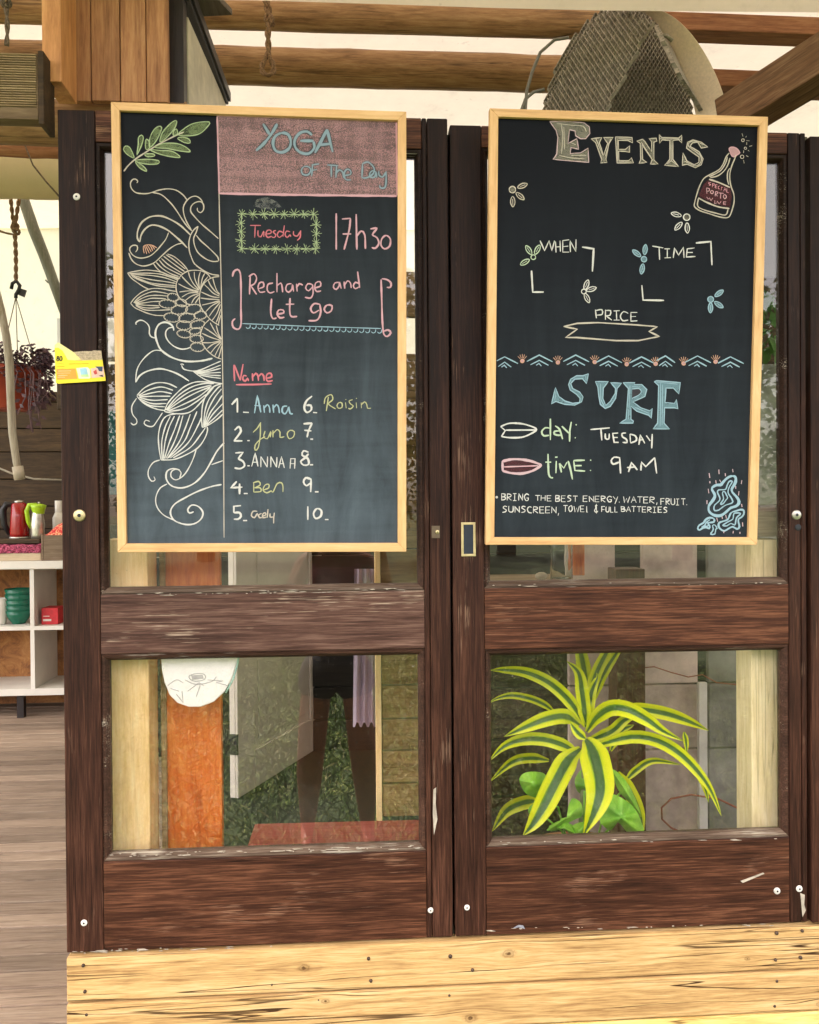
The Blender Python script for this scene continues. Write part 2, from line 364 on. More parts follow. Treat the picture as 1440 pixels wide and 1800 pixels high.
L = door('dark brown glazed door behind the yoga chalkboard, left of the centre gap', 0, X1-.003, la, X1-.003-lb, 2.0,
         [(P(300, 1512, 0).z, P(400, 1146, 0).z), (P(400, 1043, 0).z, P(170, 249, 0).z)], split=.05)
MB().box(X1-.012, X1+.012, .0465, .058, .005, 1.98).build('gap_light_stop', blackm, L)  # black strip added to block light leaking through the door gap
R_ = door('dark brown glazed door behind the events chalkboard, right of the centre gap', X1+.003, X2-.004, ra-X1-.003, X2-.004-rb, 1.985,
         [(P(1100, 1482, 0).z, P(1100, 1137, 0).z), (P(1100, 1031, 0).z, P(1375, 270, 0).z)], ior=1.5, split=P(1418, 900, 0).x-P(1411, 900, 0).x+.003)
D3 = door('dark brown door stile at the far right edge of the photograph', X2+.004, X2+.9, .1, .1, 1.975, [(.216, .70), (.85, 1.9)], y0=-.006)
# door hardware
def disc(u, v, r, parent, mat, name, h=.003, y=0., slot=True):
    p = P(u, v, y); R = r*dep(0)
    o = MB().lathe([(0, h), (R*.6, h), (R*.75, h*.75), (R*.9, h*.8), (R, h*.2), (R, -.002)], (p.x, y, p.z), 20, 'y').build(name, mat, parent, smooth=True)
    if slot: MB().lathe([(0, h+.0004), (R*.3, h+.0004), (R*.32, h-.0005)], (p.x, y, p.z), 8, 'y').build('screw_slot', blackm, parent)
    return o
disc(135, 346, 6, L, cap_m, 'screw_head'); disc(140, 906, 10.5, L, brass, 'lock_cylinder', .004); disc(148, 1622, 5.5, L, cap_m, 'screw_head')
disc(757, 1600, 5, L, cap_m, 'screw_head'); disc(769, 935, 3.5, L, brass, 'lock_cylinder', .004)
p = P(766, 935, 0); MB().box(p.x-.010, p.x+.010, -.0012, .001, p.z-.015, p.z+.015).build('lock_plate', plain('old_bronze', (.12, .09, .06), .5, .5), L)
disc(821, 1595, 5, R_, cap_m, 'screw_head'); disc(1366, 1566, 6, R_, cap_m, 'screw_head'); disc(1405, 1562, 6, R_, cap_m, 'screw_head')
disc(1400, 905, 9, R_, steel, 'lock_cylinder', .004); disc(1403, 927, 6, R_, blackm, 'bolt_hole', .001, slot=False)
# white drip under the right cap, paint chips
def blob(pts, parent, mat, name, y=-.0008):
    q = [P(u, v, y) for u, v in pts]
    MB().prism(q, (0, .0014, 0)).build(name, mat, parent)
blob([(1407, 1570), (1415, 1573), (1414, 1590), (1417, 1600), (1411, 1612), (1409, 1590)], R_, chip_m, 'paint_drip')
blob([(762, 1388), (767, 1384), (766, 1412), (769, 1440), (763, 1468), (761, 1430)], L, chip_m, 'paint_chip')
blob([(902, 1632), (912, 1626), (920, 1627), (923, 1633), (912, 1630)], R_, plain('grey_paint_smear', (.26, .27, .32), .7), 'paint_chip')
blob([(1302, 1549), (1342, 1534), (1344, 1536), (1306, 1552)], R_, chip_m, 'scratch')
rnd = random.Random(11)
for (u0, u1, va, vb, n, par) in ((125, 740, 1673, 1660, 70, L), (175, 735, 1046, 1036, 50, L), (190, 735, 1504, 1489, 60, L), (862, 1380, 1482, 1473, 18, R_), (860, 1385, 1634, 1626, 22, R_), (858, 1380, 1030, 1024, 16, R_)):
    m = MB()
    for i in range(n):
        a = rnd.random(); u = u0+(u1-u0)*a; v = va+(vb-va)*a+rnd.uniform(-3, 3); l = rnd.expovariate(1/3)+1; h = rnd.uniform(.4, 1.1)
        q = [P(u-l, v, -.0006), P(u-l*.3, v+h, -.0006), P(u+l, v+h*.4, -.0006), P(u+l*.4, v-h*.8, -.0006)]
        m.prism(q, (0, .001, 0))
    m.build('paint_flakes', chip_m, par, kind='stuff')
# brass flush pull
p0, p1 = P(811, 978, 0), P(836, 918, 0)
fp = MB(); w_ = .006
for a in ((p0.x, p1.x, p0.z, p0.z+w_), (p0.x, p1.x, p1.z-w_, p1.z), (p0.x, p0.x+w_, p0.z+w_, p1.z-w_), (p1.x-w_, p1.x, p0.z+w_, p1.z-w_)):
    fp.box(a[0], a[1], -.003, .001, a[2], a[3])
fo = fp.build('flush_pull', brass, R_, bevel=.001)
MB().box(p0.x+w_, p1.x-w_, -.0008, .001, p0.z+w_, p1.z-w_).build('pull_recess', plain('blue_black_recess', (.02, .028, .045), .35), R_)
# ---------------- chalkboards ----------------
CR = {'D1': (210, 300, 7.579), 'D2': (210, 440, 7.579), 'C1': (190, 180, 4.5), 'C2': (190, 560, 4.285), 'C3': (370, 180, 4.), 'C4': (370, 580, 4.),
      'B1': (960, 200, 4.8), 'B2': (1180, 220, 9.), 'B3': (870, 610, 3.2), 'B4': (960, 650, 5.76), 'B5': (860, 720, 7.2), 'B6': (860, 855, 4.), 'B7': (1210, 810, 12.), 'B8': (860, 300, 3.13), 'PX': (0, 0, 1.),
      'K': (80, 590, 11.08)}
class Board:
    def __init__(s, thing_, yb, vb, yt, vt):
        a = P(500, vb, yb); b = P(500, vt, yt)
        s.o = a; s.n = Vector((0, -(b.z-a.z), -(a.y-b.y))).normalized(); s.t = thing_; s.lay = 0
        if s.n.y > 0: s.n = -s.n
    def pt(s, u, v, h=0):
        d = fw + RT*((u-720)/F) - UP*((v-900)/F)
        o = s.o+s.n*h
        return CAM + d*((o-CAM).dot(s.n)/d.dot(s.n))
def parse(txt):
    out = []
    for st in txt.split(';'):
        st = st.strip(); straight = st.startswith('/')
        q = [float(x) for x in st.strip('/').split()]
        out.append((straight, [(q[i], q[i+1]) for i in range(0, len(q)-1, 2)]))
    return out
def smooth(pts, straight):
    if straight or len(pts) < 3:
        k = pts
        out = []
        for a, b in zip(k, k[1:]):
            n = max(1, int(math.dist(a, b)/6)); out += [(a[0]+(b[0]-a[0])*i/n, a[1]+(b[1]-a[1])*i/n) for i in range(n)]
        return out+[k[-1]]
    cl = math.dist(pts[0], pts[-1]) < 1e-6
    ext = ([pts[-2]] if cl else [(2*pts[0][0]-pts[1][0], 2*pts[0][1]-pts[1][1])])+pts+([pts[1]] if cl else [(2*pts[-1][0]-pts[-2][0], 2*pts[-1][1]-pts[-2][1])])
    out = []
    for i in range(1, len(ext)-2):
        p0, p1, p2, p3 = ext[i-1:i+3]; n = max(2, min(8, int(math.dist(p1, p2)/3)))
        for j in range(n):
            t = j/n
            out.append(tuple(.5*((2*p1[k])+(-p0[k]+p2[k])*t+(2*p0[k]-5*p1[k]+4*p2[k]-p3[k])*t*t+(-p0[k]+3*p1[k]-3*p2[k]+p3[k])*t**3) for k in (0, 1)))
    return out+[ext[-2]]
crnd = random.Random(5)
def ribbons(bd, strokes, crop, width, name, mat, h, label=None):
    ox, oy, sc = CR[crop]; m = MB()
    for straight, pts in strokes:
        q = smooth([(ox+x/sc, oy+y/sc) for x, y in pts], straight)
        if len(q) < 2: continue
        n = len(q); base = len(m.v); hh = h+crnd.uniform(0, .00012)
        ph = crnd.uniform(0, 6)
        for i, (u, v) in enumerate(q):
            a = q[max(0, i-1)]; b = q[min(n-1, i+1)]; dx, dy = b[0]-a[0], b[1]-a[1]; l = math.hypot(dx, dy) or 1
            w = width*.5*(1+.16*math.sin(i*.55+ph)+crnd.uniform(-.1, .1))
            if i in (0, n-1): w *= .65
            m.v.append(bd.pt(u-dy/l*w, v+dx/l*w, hh)); m.v.append(bd.pt(u+dy/l*w, v-dx/l*w, hh))
        m.f += [(base+2*i, base+2*i+1, base+2*i+3, base+2*i+2) for i in range(n-1)]
    return m.build(name, mat, bd.t, label=label)
def fill(bd, polys, crop, name, mat, h, label=None):
    ox, oy, sc = CR[crop]; m = MB()
    for pts in polys:
        k = len(m.v); m.v += [bd.pt(ox+x/sc, oy+y/sc, h) for x, y in pts]; m.f.append(tuple(range(k, k+len(pts))))
    o = m.build(name, mat, bd.t, label=label)
    return o
def W(bd, crop, mat, width, txt, name='chalk_word', label=None, h=.0006):
    if name == 'chalk_bracket':
        for s_ in parse(txt): ribbons(bd, [s_], crop, width, name, mat, h, label)
        return
    return ribbons(bd, parse(txt), crop, width, name, mat, h, label)
ck = lambda n, c, **k: chalk(n, c, **k)
white = ck('white_chalk', (.66, .66, .64), cover=.7); cream = ck('cream_chalk', (.55, .50, .43), cover=.66)
pink = ck('pink_chalk', (.62, .37, .43), cover=.68); coral = ck('coral_chalk', (.60, .19, .23), cover=.72); blue = ck('blue_chalk', (.32, .48, .58), cover=.68)
slateblue = ck('grey_blue_chalk', (.27, .38, .46), cover=.85); green = ck('pale_green_chalk', (.38, .47, .28), cover=.64); yel = ck('yellow_chalk', (.50, .51, .28), cover=.64)
peach = ck('peach_chalk', (.6, .36, .26), cover=.68); mint = ck('mint_chalk', (.50, .62, .46), cover=.7); lilac = ck('pale_pink_chalk', (.58, .43, .47), cover=.68)
f_green = ck('green_chalk_rubbed', (.26, .34, .17), cover=.35, thick=.55, scale=420); f_blue = ck('blue_chalk_rubbed', (.22, .38, .45), cover=.5, thick=.6, scale=420)
f_cream = ck('cream_chalk_rubbed', (.36, .34, .28), cover=.42, thick=.5, scale=420); f_pinkd = ck('maroon_chalk_rubbed', (.14, .045, .055), cover=.6, thick=.5, scale=420)
f_cork = ck('pink_chalk_cork', (.55, .33, .36), cover=.7, thick=.8)
f_pink_old = ck('pink_chalk_rubbed', (.62, .42, .42), cover=.42, thick=.7, scale=260); f_smudge = ck('grey_chalk_smudge', (.5, .52, .5), cover=.3, thick=.2, scale=60)
Nh = NT('rubbed_pink_header'); ha = Nh.noise(Nh.coords((430, 430, 430), False), 1, 3, .75); hb = Nh.noise(Nh.coords((6, 6, 60), False), 1, 4, .6, .5); hc = Nh.noise(Nh.coords((60, 6, 12), False), 1, 3, .6)
hk = Nh.math('ADD', Nh.math('MULTIPLY', ha, .62), Nh.math('ADD', Nh.math('MULTIPLY', hb, .22), Nh.math('MULTIPLY', hc, .16)))
hal = Nh.ramp(hk, [(.38, .12), (.5, .46), (.6, .78)]); Nh.b.inputs['Base Color'].default_value = (.50, .30, .32, 1); Nh.b.inputs['Roughness'].default_value = .95; Nh.b.inputs['Specular IOR Level'].default_value = .05
ht = Nh.n('ShaderNodeBsdfTransparent'); hm = Nh.n('ShaderNodeMixShader'); Nh.l(hal, hm.inputs[0]); Nh.l(ht.outputs[0], hm.inputs[1]); Nh.l(Nh.b.outputs[0], hm.inputs[2]); Nh.l(hm.outputs[0], Nh.out.inputs[0]); f_pink = Nh.m
dkline = plain('wiped_dark_line', (.035, .035, .045), .9, bumps=0)

def slate(name, dust):
    N = NT(name)
    a = N.noise(N.coords((2.2, 2.2, 1.6), False), 1, 5, .6, .6); b = N.noise(N.coords((14, 3, 3), False), 1, 5, .65, 1.)
    c = N.noise(N.coords((3, 3, 30), False), 1, 4, .6, .4); f = N.noise(N.coords((700,)*3, False), 1, 2, .5)
    tc = N.n('ShaderNodeTexCoord'); sp = N.n('ShaderNodeSeparateXYZ'); N.l(tc.outputs['Object'], sp.inputs[0])
    v_ = N.noise(N.coords((26, 3, 2), False), 1, 4, .6, .3)
    zz = N.ramp(N.math('ADD', sp.outputs[2], N.math('MULTIPLY', N.math('SUBTRACT', a, .5), .35)), [(.1, 1.), (.62, .30), (.95, .03)])  # chalk residue plus canopy shade painted in: pale low down, dark higher up
    d = N.math('MULTIPLY', zz, N.math('ADD', .55, N.math('ADD', N.math('ADD', N.math('MULTIPLY', N.math('SUBTRACT', b, .5), 1.), N.math('MULTIPLY', N.math('SUBTRACT', v_, .5), .45)), N.math('ADD', N.math('MULTIPLY', N.math('SUBTRACT', c, .5), .5), N.math('MULTIPLY', f, .25)))))
    d = N.math('MULTIPLY', d, dust, clamp=True)
    N.l(N.mix(d, (.0035, .0048, .0078), (.33, .43, .52)), N.b.inputs['Base Color'])
    N.b.inputs['Roughness'].default_value = .5; N.b.inputs['Specular IOR Level'].default_value = .09
    N.bump(f, .15, .0004)
    return N.m

def chalkboard(label, cat, outer, yb, yt, fr, dust):
    (tl, trr, br, bl) = outer
    t = thing('chalkboard', label, cat, P((bl[0]+br[0])/2, (bl[1]+br[1])/2, yb))
    bd = Board(t, yb, (bl[1]+br[1])/2, yt, (tl[1]+trr[1])/2)
    # regularise the rectangle on the board plane
    q = [bd.pt(*p, 0) for p in outer]
    ft, fb, fl_, fr_ = fr
    inn = [bd.pt(tl[0]+fl_, tl[1]+ft, 0), bd.pt(trr[0]-fr_, trr[1]+ft, 0), bd.pt(br[0]-fr_, br[1]-fb, 0), bd.pt(bl[0]+fl_, bl[1]-fb, 0)]
    for i in range(4):
        j = (i+1) % 4; a = [q[i], q[j], inn[j], inn[i]]
        b = MB().hexa([p+bd.n*.010 for p in a], [p-bd.n*.010 for p in a])
        b.build('frame_rail', pine_h if i % 2 == 0 else pine_m, t, bevel=.0012)
    big = [p+(p-sum(inn, Vector())/4).normalized()*.006 for p in inn]
    MB().hexa([p-bd.n*.0005 for p in big], [p-bd.n*.006 for p in big]).build('slate_panel', slate('slate_'+str(dust), dust), t)
    bd.inn = inn
    return bd
B1 = chalkboard('pine framed chalkboard listing the yoga of the day and ten numbered names', 'chalkboard', [(197, 182), (714, 199), (714, 969), (209, 970)], -.035, -.092, (15, 15, 15, 15), .27)
B2 = chalkboard('pine framed chalkboard for events and surf with drawn wine bottle', 'chalkboard', [(860, 193), (1347, 208), (1328, 957), (853, 957)], -.035, -.085, (15, 13, 15, 15), .08)

# --- yoga board: flower drawing
W(B1, 'PX', cream, 1.9, '383 205 384 280 386 380 389 500 391 620 393 760 394 945', 'chalk_divider')
W(B1, 'D1', cream, 1.9, '232 165 245 140 215 112 175 120 148 165 160 235 215 290 290 305 370 305 440 288 530 258 650 242 760 262 850 325 905 395;440 290 530 308 600 350 700 450 780 560 850 670 920 760 970 805;1110 425 1080 375 1020 340 950 355 890 410 852 490 862 590 900 690 960 790;1040 495 1040 530 1080 560 1120 520 1120 450 1080 412 1010 425 960 470 950 540 1000 610 1100 715 1200 800 1320 905;655 825 620 910 560 990 480 1080 400 1140 290 1165 200 1140 145 1080 140 1030 180 995 235 1000 240 1050 215 1085;125 1095 160 1180 220 1240 310 1270 400 1255 480 1215 570 1130 670 1040 760 985 840 965;1050 740 990 790 945 870 925 970 935 1080 970 1180 1000 1240 1060 1290 1130 1335 1230 1380 1330 1395;1050 740 1020 830 990 900 1000 990 1040 1080 1100 1140 1180 1190 1250 1210 1320 1205;1025 860 1080 930 1160 1000 1240 1075 1310 1150 1325 1200', 'chalk_drawing', 'curling vine tendrils in cream chalk')
W(B1, 'D1', cream, 2.7, '272 950 240 900 245 800 290 700 360 640 440 608 560 605 680 650 800 720 880 790 950 860;272 950 290 860 340 780 420 728 520 735 640 790 740 870 830 950 905 1030', 'chalk_drawing')
W(B1, 'D1', peach, 1.5, '330 1100 320 1010 370 988 440 995 500 1030;365 1110 345 1040 335 1005;400 1100 370 1040 350 995;425 1085 395 1030 370 992;445 1070 425 1020 400 992;470 1050 450 1015 430 995', 'chalk_drawing')
W(B1, 'D1', cream, 1.7, '640 1110 720 1140 800 1200 870 1270 915 1330;455 1240 500 1300 560 1350 640 1385 720 1410 810 1440;620 1120 700 1170 790 1240 880 1310;590 1140 680 1210 790 1290 870 1345;560 1170 650 1250 760 1320 850 1375;530 1190 600 1270 700 1330 820 1390;490 1220 570 1300 680 1370 790 1410', 'chalk_drawing')
W(B1, 'D2', cream, 1.7, '110 300 180 285 290 268 400 265 560 290 700 350 790 385;110 300 160 370 240 430 330 490 400 520;130 308 250 305 400 305 560 320 700 365 780 400;140 312 260 325 420 335 600 365 760 420;150 325 300 365 450 395 600 415 750 440;160 335 290 390 400 430 560 455 745 470;170 350 300 410 420 450 560 480 745 492;150 705 200 640 280 570 360 530 450 508 560 512 680 535 770 550;150 705 200 760 280 800 380 840 480 865 590 870;190 700 260 630 350 580 450 550 560 560 650 580;200 702 300 640 400 605 520 600 640 610;210 705 320 670 420 640 520 640 620 645;215 710 330 700 430 685 540 680;220 715 320 730 420 735 530 740;215 725 310 760 420 770 540 760;220 740 330 790 450 800 600 795 680 790', 'chalk_drawing', 'two long striped petals')
W(B1, 'D2', cream, 1.7, '1215 370 1180 320 1110 280 1020 265 920 275 840 320 780 390 755 470 765 560 810 640 880 700 950 725 1030 715;1065 530 990 500 900 420 830 345;1060 525 990 450 940 360 920 290;1070 520 1020 420 1000 350 998 285;1075 520 1055 430 1060 350 1080 285;1080 515 1095 420 1110 360 1140 305;1090 500 1120 430 1180 350;1060 545 960 525 870 490 785 445;1050 550 930 540 800 555;1055 560 930 570 830 625;1060 575 960 610 870 675;1065 590 1000 640 960 710;1075 610 1040 660 1010 705;1330 350 1250 360 1180 395 1120 450 1080 530 1068 620 1070 700 1100 780 1150 850 1210 920 1270 965 1330 1000;1335 580 1300 540 1265 450 1245 370;1335 590 1270 540 1210 460 1185 400;1335 610 1250 570 1180 500 1130 455;1335 630 1230 615 1090 555;1335 655 1200 650 1080 635;1335 670 1230 700 1100 730;1340 680 1230 740 1150 820;1345 690 1260 790 1195 880;1345 720 1300 840 1235 935;1350 780 1320 890 1290 960;1355 860 1330 930 1320 990;1200 920 1130 990 1095 1060 1080 1130 1100 1220 1150 1310 1220 1380 1290 1425 1360 1450;1360 1180 1320 1110 1290 1000;1355 1185 1280 1090 1210 965;1355 1190 1250 1110 1130 1030;1350 1200 1220 1160 1100 1105;1350 1205 1220 1230 1100 1230;1355 1215 1250 1250 1170 1310;1355 1220 1280 1290 1215 1370;1358 1240 1310 1330 1270 1410;1362 1280 1340 1370 1320 1440', 'chalk_drawing', 'three rayed flower discs')
cone = []
for (cx, cy, a, b, r) in ((715, 625, 78, 52, 10), (640, 715, 112, 55, 5), (825, 700, 75, 50, 15), (800, 790, 112, 60, -8), (985, 785, 105, 66, -12), (700, 895, 108, 60, 8), (900, 900, 110, 60, -8), (1080, 865, 85, 55, -5), (860, 1000, 100, 60, 0), (1040, 988, 100, 52, -10), (860, 1115, 95, 50, 10), (1010, 1075, 80, 42, -10), (1030, 1180, 90, 50, 0), (1040, 1290, 95, 58, 5)):
    c_, s_ = math.cos(rad(r)), math.sin(rad(r)); e = []
    for k in range(17):
        q = 2*math.pi*k/16; x, y = a*math.cos(q), b*math.sin(q); e.append((cx+x*c_-y*s_, cy+x*s_+y*c_))
    e[-1] = e[0]; cone.append((False, e))
    for k in range(15):
        q = 2*math.pi*k/15+.1; x, y = a*math.cos(q), b*math.sin(q); x2, y2 = x*(1-16/a), y*(1-16/b)
        cone.append((True, [(cx+x*c_-y*s_, cy+x*s_+y*c_), (cx+x2*c_-y2*s_, cy+x2*s_+y2*c_)]))
ribbons(B1, cone, 'D2', 1.2, 'chalk_drawing', cream, .0006, 'fringed oval scales')
W(B1, 'D2', white, 2.0, '225 990 220 965 260 935 310 935 370 975 400 1030 400 1110 430 1155 490 1170;725 1070 720 1030 660 1035 620 1080 620 1150 660 1220 730 1280 820 1315 900 1310 950 1290', 'chalk_drawing')
W(B1, 'D2', white, 3.0, '725 1070 715 1020 670 975 600 958 530 985 490 1050 480 1130 505 1230 550 1320 650 1400 760 1450 880 1478 1000 1480 1120 1468 1240 1440', 'chalk_drawing')
W(B1, 'C2', white, 1.8, '420 245 350 240 290 280 240 340 215 400 208 480;545 345 560 342 572 350;555 350 570 380 640 395 700 385 780 350 850 320;640 395 700 440 760 470 850 490;650 395 740 390 850 350;655 400 740 400 850 375;660 405 750 410 850 405;670 412 760 425 850 430;690 425 770 440 850 450;215 600 180 660 185 720 215 760 215 790 190 800 172 785;410 710 370 770 340 810 300 810 272 790 285 765 315 775;390 1065 340 1085 305 1140 305 1190 330 1225 355 1215 345 1190;780 1100 865 1070;445 1245 390 1280 360 1350 370 1420 420 1480 500 1520;665 985 640 1060 600 1140 560 1190 510 1215 475 1190 480 1150 520 1135 550 1160 540 1200', 'chalk_drawing')
W(B1, 'C2', white, 2.6, '208 480 240 430 300 395 390 378 470 395 540 425 610 470;875 935 820 1000 770 1090 720 1170 650 1240 560 1275 480 1260 440 1210 445 1150 490 1130 540 1140;855 1250 780 1265 680 1300 580 1350 500 1400 470 1460 500 1520 580 1550 650 1545 700 1510 715 1460 680 1415 630 1405 600 1440 615 1465 645 1455', 'chalk_drawing', 'large white spiral tendrils at the bottom')
W(B1, 'C2', white, 2.0, '218 580 270 525 340 490 400 482 460 492 520 520;218 585 260 630 320 665 380 685 430 692;230 580 300 540 400 515 490 540;235 583 330 560 400 550 480 565;235 590 340 585 470 585;235 595 330 615 450 610;240 605 330 640 440 640;250 618 320 655 430 665;425 700 450 640 510 570 580 510 660 478 750 478 860 490;425 700 500 715 580 715 640 690 700 630 760 560 800 510;435 690 520 590 620 520 720 490 800 490;440 690 540 600 640 540 780 500;445 692 550 620 660 560 780 510;450 697 560 650 680 590 770 520;460 700 570 680 660 630 740 570;710 820 705 740 715 640 750 560 800 510 860 490;710 820 760 800 820 760 865 720;720 810 730 700 760 610 820 530 850 505;725 810 750 700 800 600 855 530;730 805 770 710 820 640 860 580;735 805 790 720 865 640;745 800 800 750 862 690;400 1065 385 980 380 880 400 790 440 735 520 715;400 1065 500 1060 600 1020 680 970 730 900 750 840 745 815;408 1060 405 930 430 820 470 735;415 1060 430 930 460 820 500 735;425 1055 460 940 500 840 540 730;435 1055 490 950 530 850 565 730;445 1055 530 940 580 830 620 720;455 1050 570 930 620 820 670 700;470 1050 600 940 680 800 705 740;490 1050 620 970 700 870 735 820', 'chalk_drawing', 'four striped white petals')
lv = ['205 440 150 410 122 370 140 345 170 355 195 400', '228 410 240 330 240 280 265 258 280 280 265 340 235 405', '300 370 295 320 305 290 325 310 330 350 320 370', '330 355 330 290 360 220 400 190 425 200 405 260 370 320', '410 310 430 240 480 180 525 145 545 150 530 200 490 250 440 300', '515 260 520 225 540 210 550 230 545 255', '555 255 600 210 680 165 800 155 780 200 720 250 630 265', '550 285 590 275 640 290 650 320 610 320', '370 355 440 325 540 325 610 350 650 390 570 385 470 365', '335 375 420 380 500 385 550 410 570 435 500 430 410 410', '290 410 330 405 365 410 365 425 310 430', '215 460 300 450 400 460 395 485 330 490 260 480', '218 465 260 490 295 520 305 545 260 525 230 495']
for s_ in lv:
    q = parse(s_)[0][1]
    ribbons(B1, [(False, q+[q[0]])], 'C1', 1.7, 'chalk_leaf', green, .0007)
    fill(B1, [q], 'C1', 'chalk_leaf', f_green, .0003)
W(B1, 'C1', cream, 2.4, '125 545 160 500 215 450 290 400 370 350 450 305 550 255 600 235', 'chalk_stem')
# --- header
fill(B1, [[(58, 95), (1306, 133), (1312, 655), (63, 640)]], 'C3', 'chalk_header', f_pink, .0003, 'header field rubbed with pink chalk')
W(B1, 'C3', pink, 4., '/45 100 60 92 680 110 1305 130;/65 640 600 650 1310 658', 'chalk_border')
W(B1, 'C3', pink, 3., '/1308 135 1312 655;/48 102 56 380 62 640', 'chalk_border')
YO = '370 150 395 190 415 225;470 150 430 220 375 290 320 340;500 215 455 240 440 290 460 340 510 350 555 320 565 270 545 225 500 215;715 230 680 205 630 215 595 260 595 310 630 350 690 360 730 320 725 275;/630 270 725 270;/735 355 780 270 820 190;/820 190 840 270 860 350;/760 300 850 290'
W(B1, 'C3', dkline, 7.5, YO, 'chalk_word_edge', h=.0005); W(B1, 'C3', slateblue, 4.6, YO, 'chalk_word', 'the word YOGA in grey blue chalk', h=.0008)
OD = '660 450 640 475 650 505 685 510 705 480 695 455 660 450;/718 440 712 520;/712 440 765 432;/712 478 750 472;/820 440 900 445;/850 445 850 525;/888 440 882 530;882 500 905 475 930 490 935 530;940 515 985 505 985 480 960 470 940 500 950 540 990 545;/1070 430 1065 530;1070 430 1110 420 1150 460 1145 500 1100 530 1065 530;1165 490 1140 480 1120 500 1125 525 1155 525 1165 490 1170 530;1185 480 1185 510 1210 525 1235 490;1235 485 1235 560 1225 600 1195 600 1190 580'
W(B1, 'C3', dkline, 5.4, OD, 'chalk_word_edge', h=.0005); W(B1, 'C3', slateblue, 2.7, OD, 'chalk_word', 'the words oF The Day', h=.0008)
fill(B1, [[(300, 725), (330, 680), (400, 665), (470, 700), (500, 735), (430, 750), (350, 745)]], 'C3', 'chalk_smudge', f_smudge, .0004)
st = []
for x, y in [(x, 785) for x in (220, 300, 375, 450, 520, 590, 655, 725)]+[(x, 1030) for x in (220, 310, 385, 460, 540, 610, 670, 740)]+[(215, y) for y in (850, 910, 970)]+[(745, y) for y in (860, 925, 985)]:
    for k in range(9):
        a = k*.7+crnd.uniform(-.2, .2); l = crnd.uniform(26, 44); st.append((True, [(x, y), (x+math.cos(a)*l, y+math.sin(a)*l)]))
st += [(True, [(220, 785), (725, 790)]), (True, [(215, 1030), (745, 1030)]), (True, [(218, 790), (218, 1030)]), (True, [(742, 790), (748, 1030)])]
ribbons(B1, st, 'C3', 1.4, 'chalk_border', green, .0006, 'spiky green leaf border around Tuesday')
W(B1, 'C3', coral, 2.1, '/280 865 355 865;/315 868 312 950;335 900 335 935 355 945 375 905 375 945;395 925 425 920 425 900 400 900 390 930 405 950 430 940;460 900 440 910 460 930 450 950 430 945;/520 865 510 945;510 915 485 905 470 930 485 950 510 930;560 910 535 905 525 930 540 950 560 930 565 945;585 905 585 930 610 940 635 905;635 900 630 950 610 970')
W(B1, 'C3', pink, 3.0, '/885 780 885 1035;/925 820 985 815;985 815 975 900 940 1035;/930 925 990 925;/1025 785 1030 1035;1030 940 1060 905 1085 930 1090 1030;1125 890 1170 885 1140 930 1170 950 1185 990 1160 1025 1135 1020;1235 935 1205 960 1200 1005 1225 1030 1260 1010 1265 960 1235 935')
W(B1, 'C3', pink, 3.0, '155 1225 165 1190 190 1175 210 1200 215 1300 215 1450 215 1560 195 1595 160 1580 155 1540 175 1520;1205 1240 1240 1245 1270 1270 1265 1300 1240 1300;1200 1245 1205 1400 1210 1550 1220 1630 1245 1645 1268 1620 1250 1600 1215 1610', 'chalk_bracket')
W(B1, 'C3', pink, 2.6, '/280 1220 275 1350;270 1225 305 1205 325 1235 310 1275 280 1290;/285 1290 325 1350;340 1310 375 1295 370 1265 345 1270 335 1305 350 1335 385 1330;440 1270 405 1280 400 1320 420 1340 450 1330;/468 1200 468 1335;468 1290 495 1270 505 1300 508 1335;570 1275 540 1280 530 1315 550 1335 575 1310 578 1280 585 1330;/605 1275 610 1330;608 1300 625 1275 650 1285;715 1280 685 1275 670 1305 690 1325 715 1300;718 1280 722 1340 705 1375 665 1370;735 1305 775 1290 770 1260 740 1270 735 1310 750 1330 778 1325')
W(B1, 'C3', pink, 2.6, '905 1265 875 1270 865 1300 885 1315 905 1290 908 1265 920 1310;/940 1260 945 1310;943 1285 965 1255 985 1270 990 1305;/1035 1190 1050 1305;1045 1275 1020 1265 1005 1290 1020 1310 1048 1295')
W(B1, 'C3', pink, 3.0, '430 1380 425 1480 440 1520 465 1515;465 1490 515 1480 510 1460 480 1460 470 1490 490 1515 520 1510;560 1375 558 1470 570 1505 610 1505;/530 1420 590 1418')
W(B1, 'C3', pink, 3.0, '770 1420 730 1415 705 1450 725 1480 765 1460;770 1420 775 1480 750 1530 690 1535;820 1425 800 1455 820 1480 850 1465 855 1430 820 1425')
sc_ = []
for k in range(23):
    x = 250+k*42; y = 1565+(x-225)*.036; sc_.append((False, [(x, y+14), (x+12, y+24), (x+28, y+16), (x+30, y-2)]))
ribbons(B1, sc_+[(True, [(225, 1555), (700, 1575), (1200, 1590)])], 'C3', 1.5, 'chalk_border', blue, .0006, 'wavy pale blue underline')
W(B1, 'C4', coral, 2.9, '/165 245 170 360;/168 245 210 355;/230 240 210 355;255 325 235 320 228 345 245 360 262 340 268 360;/295 305 298 358;298 330 320 305 335 325 338 358;338 330 358 308 375 325 378 358;395 340 430 330 425 305 400 310 392 340 405 362 438 355;/180 385 300 384 430 380')
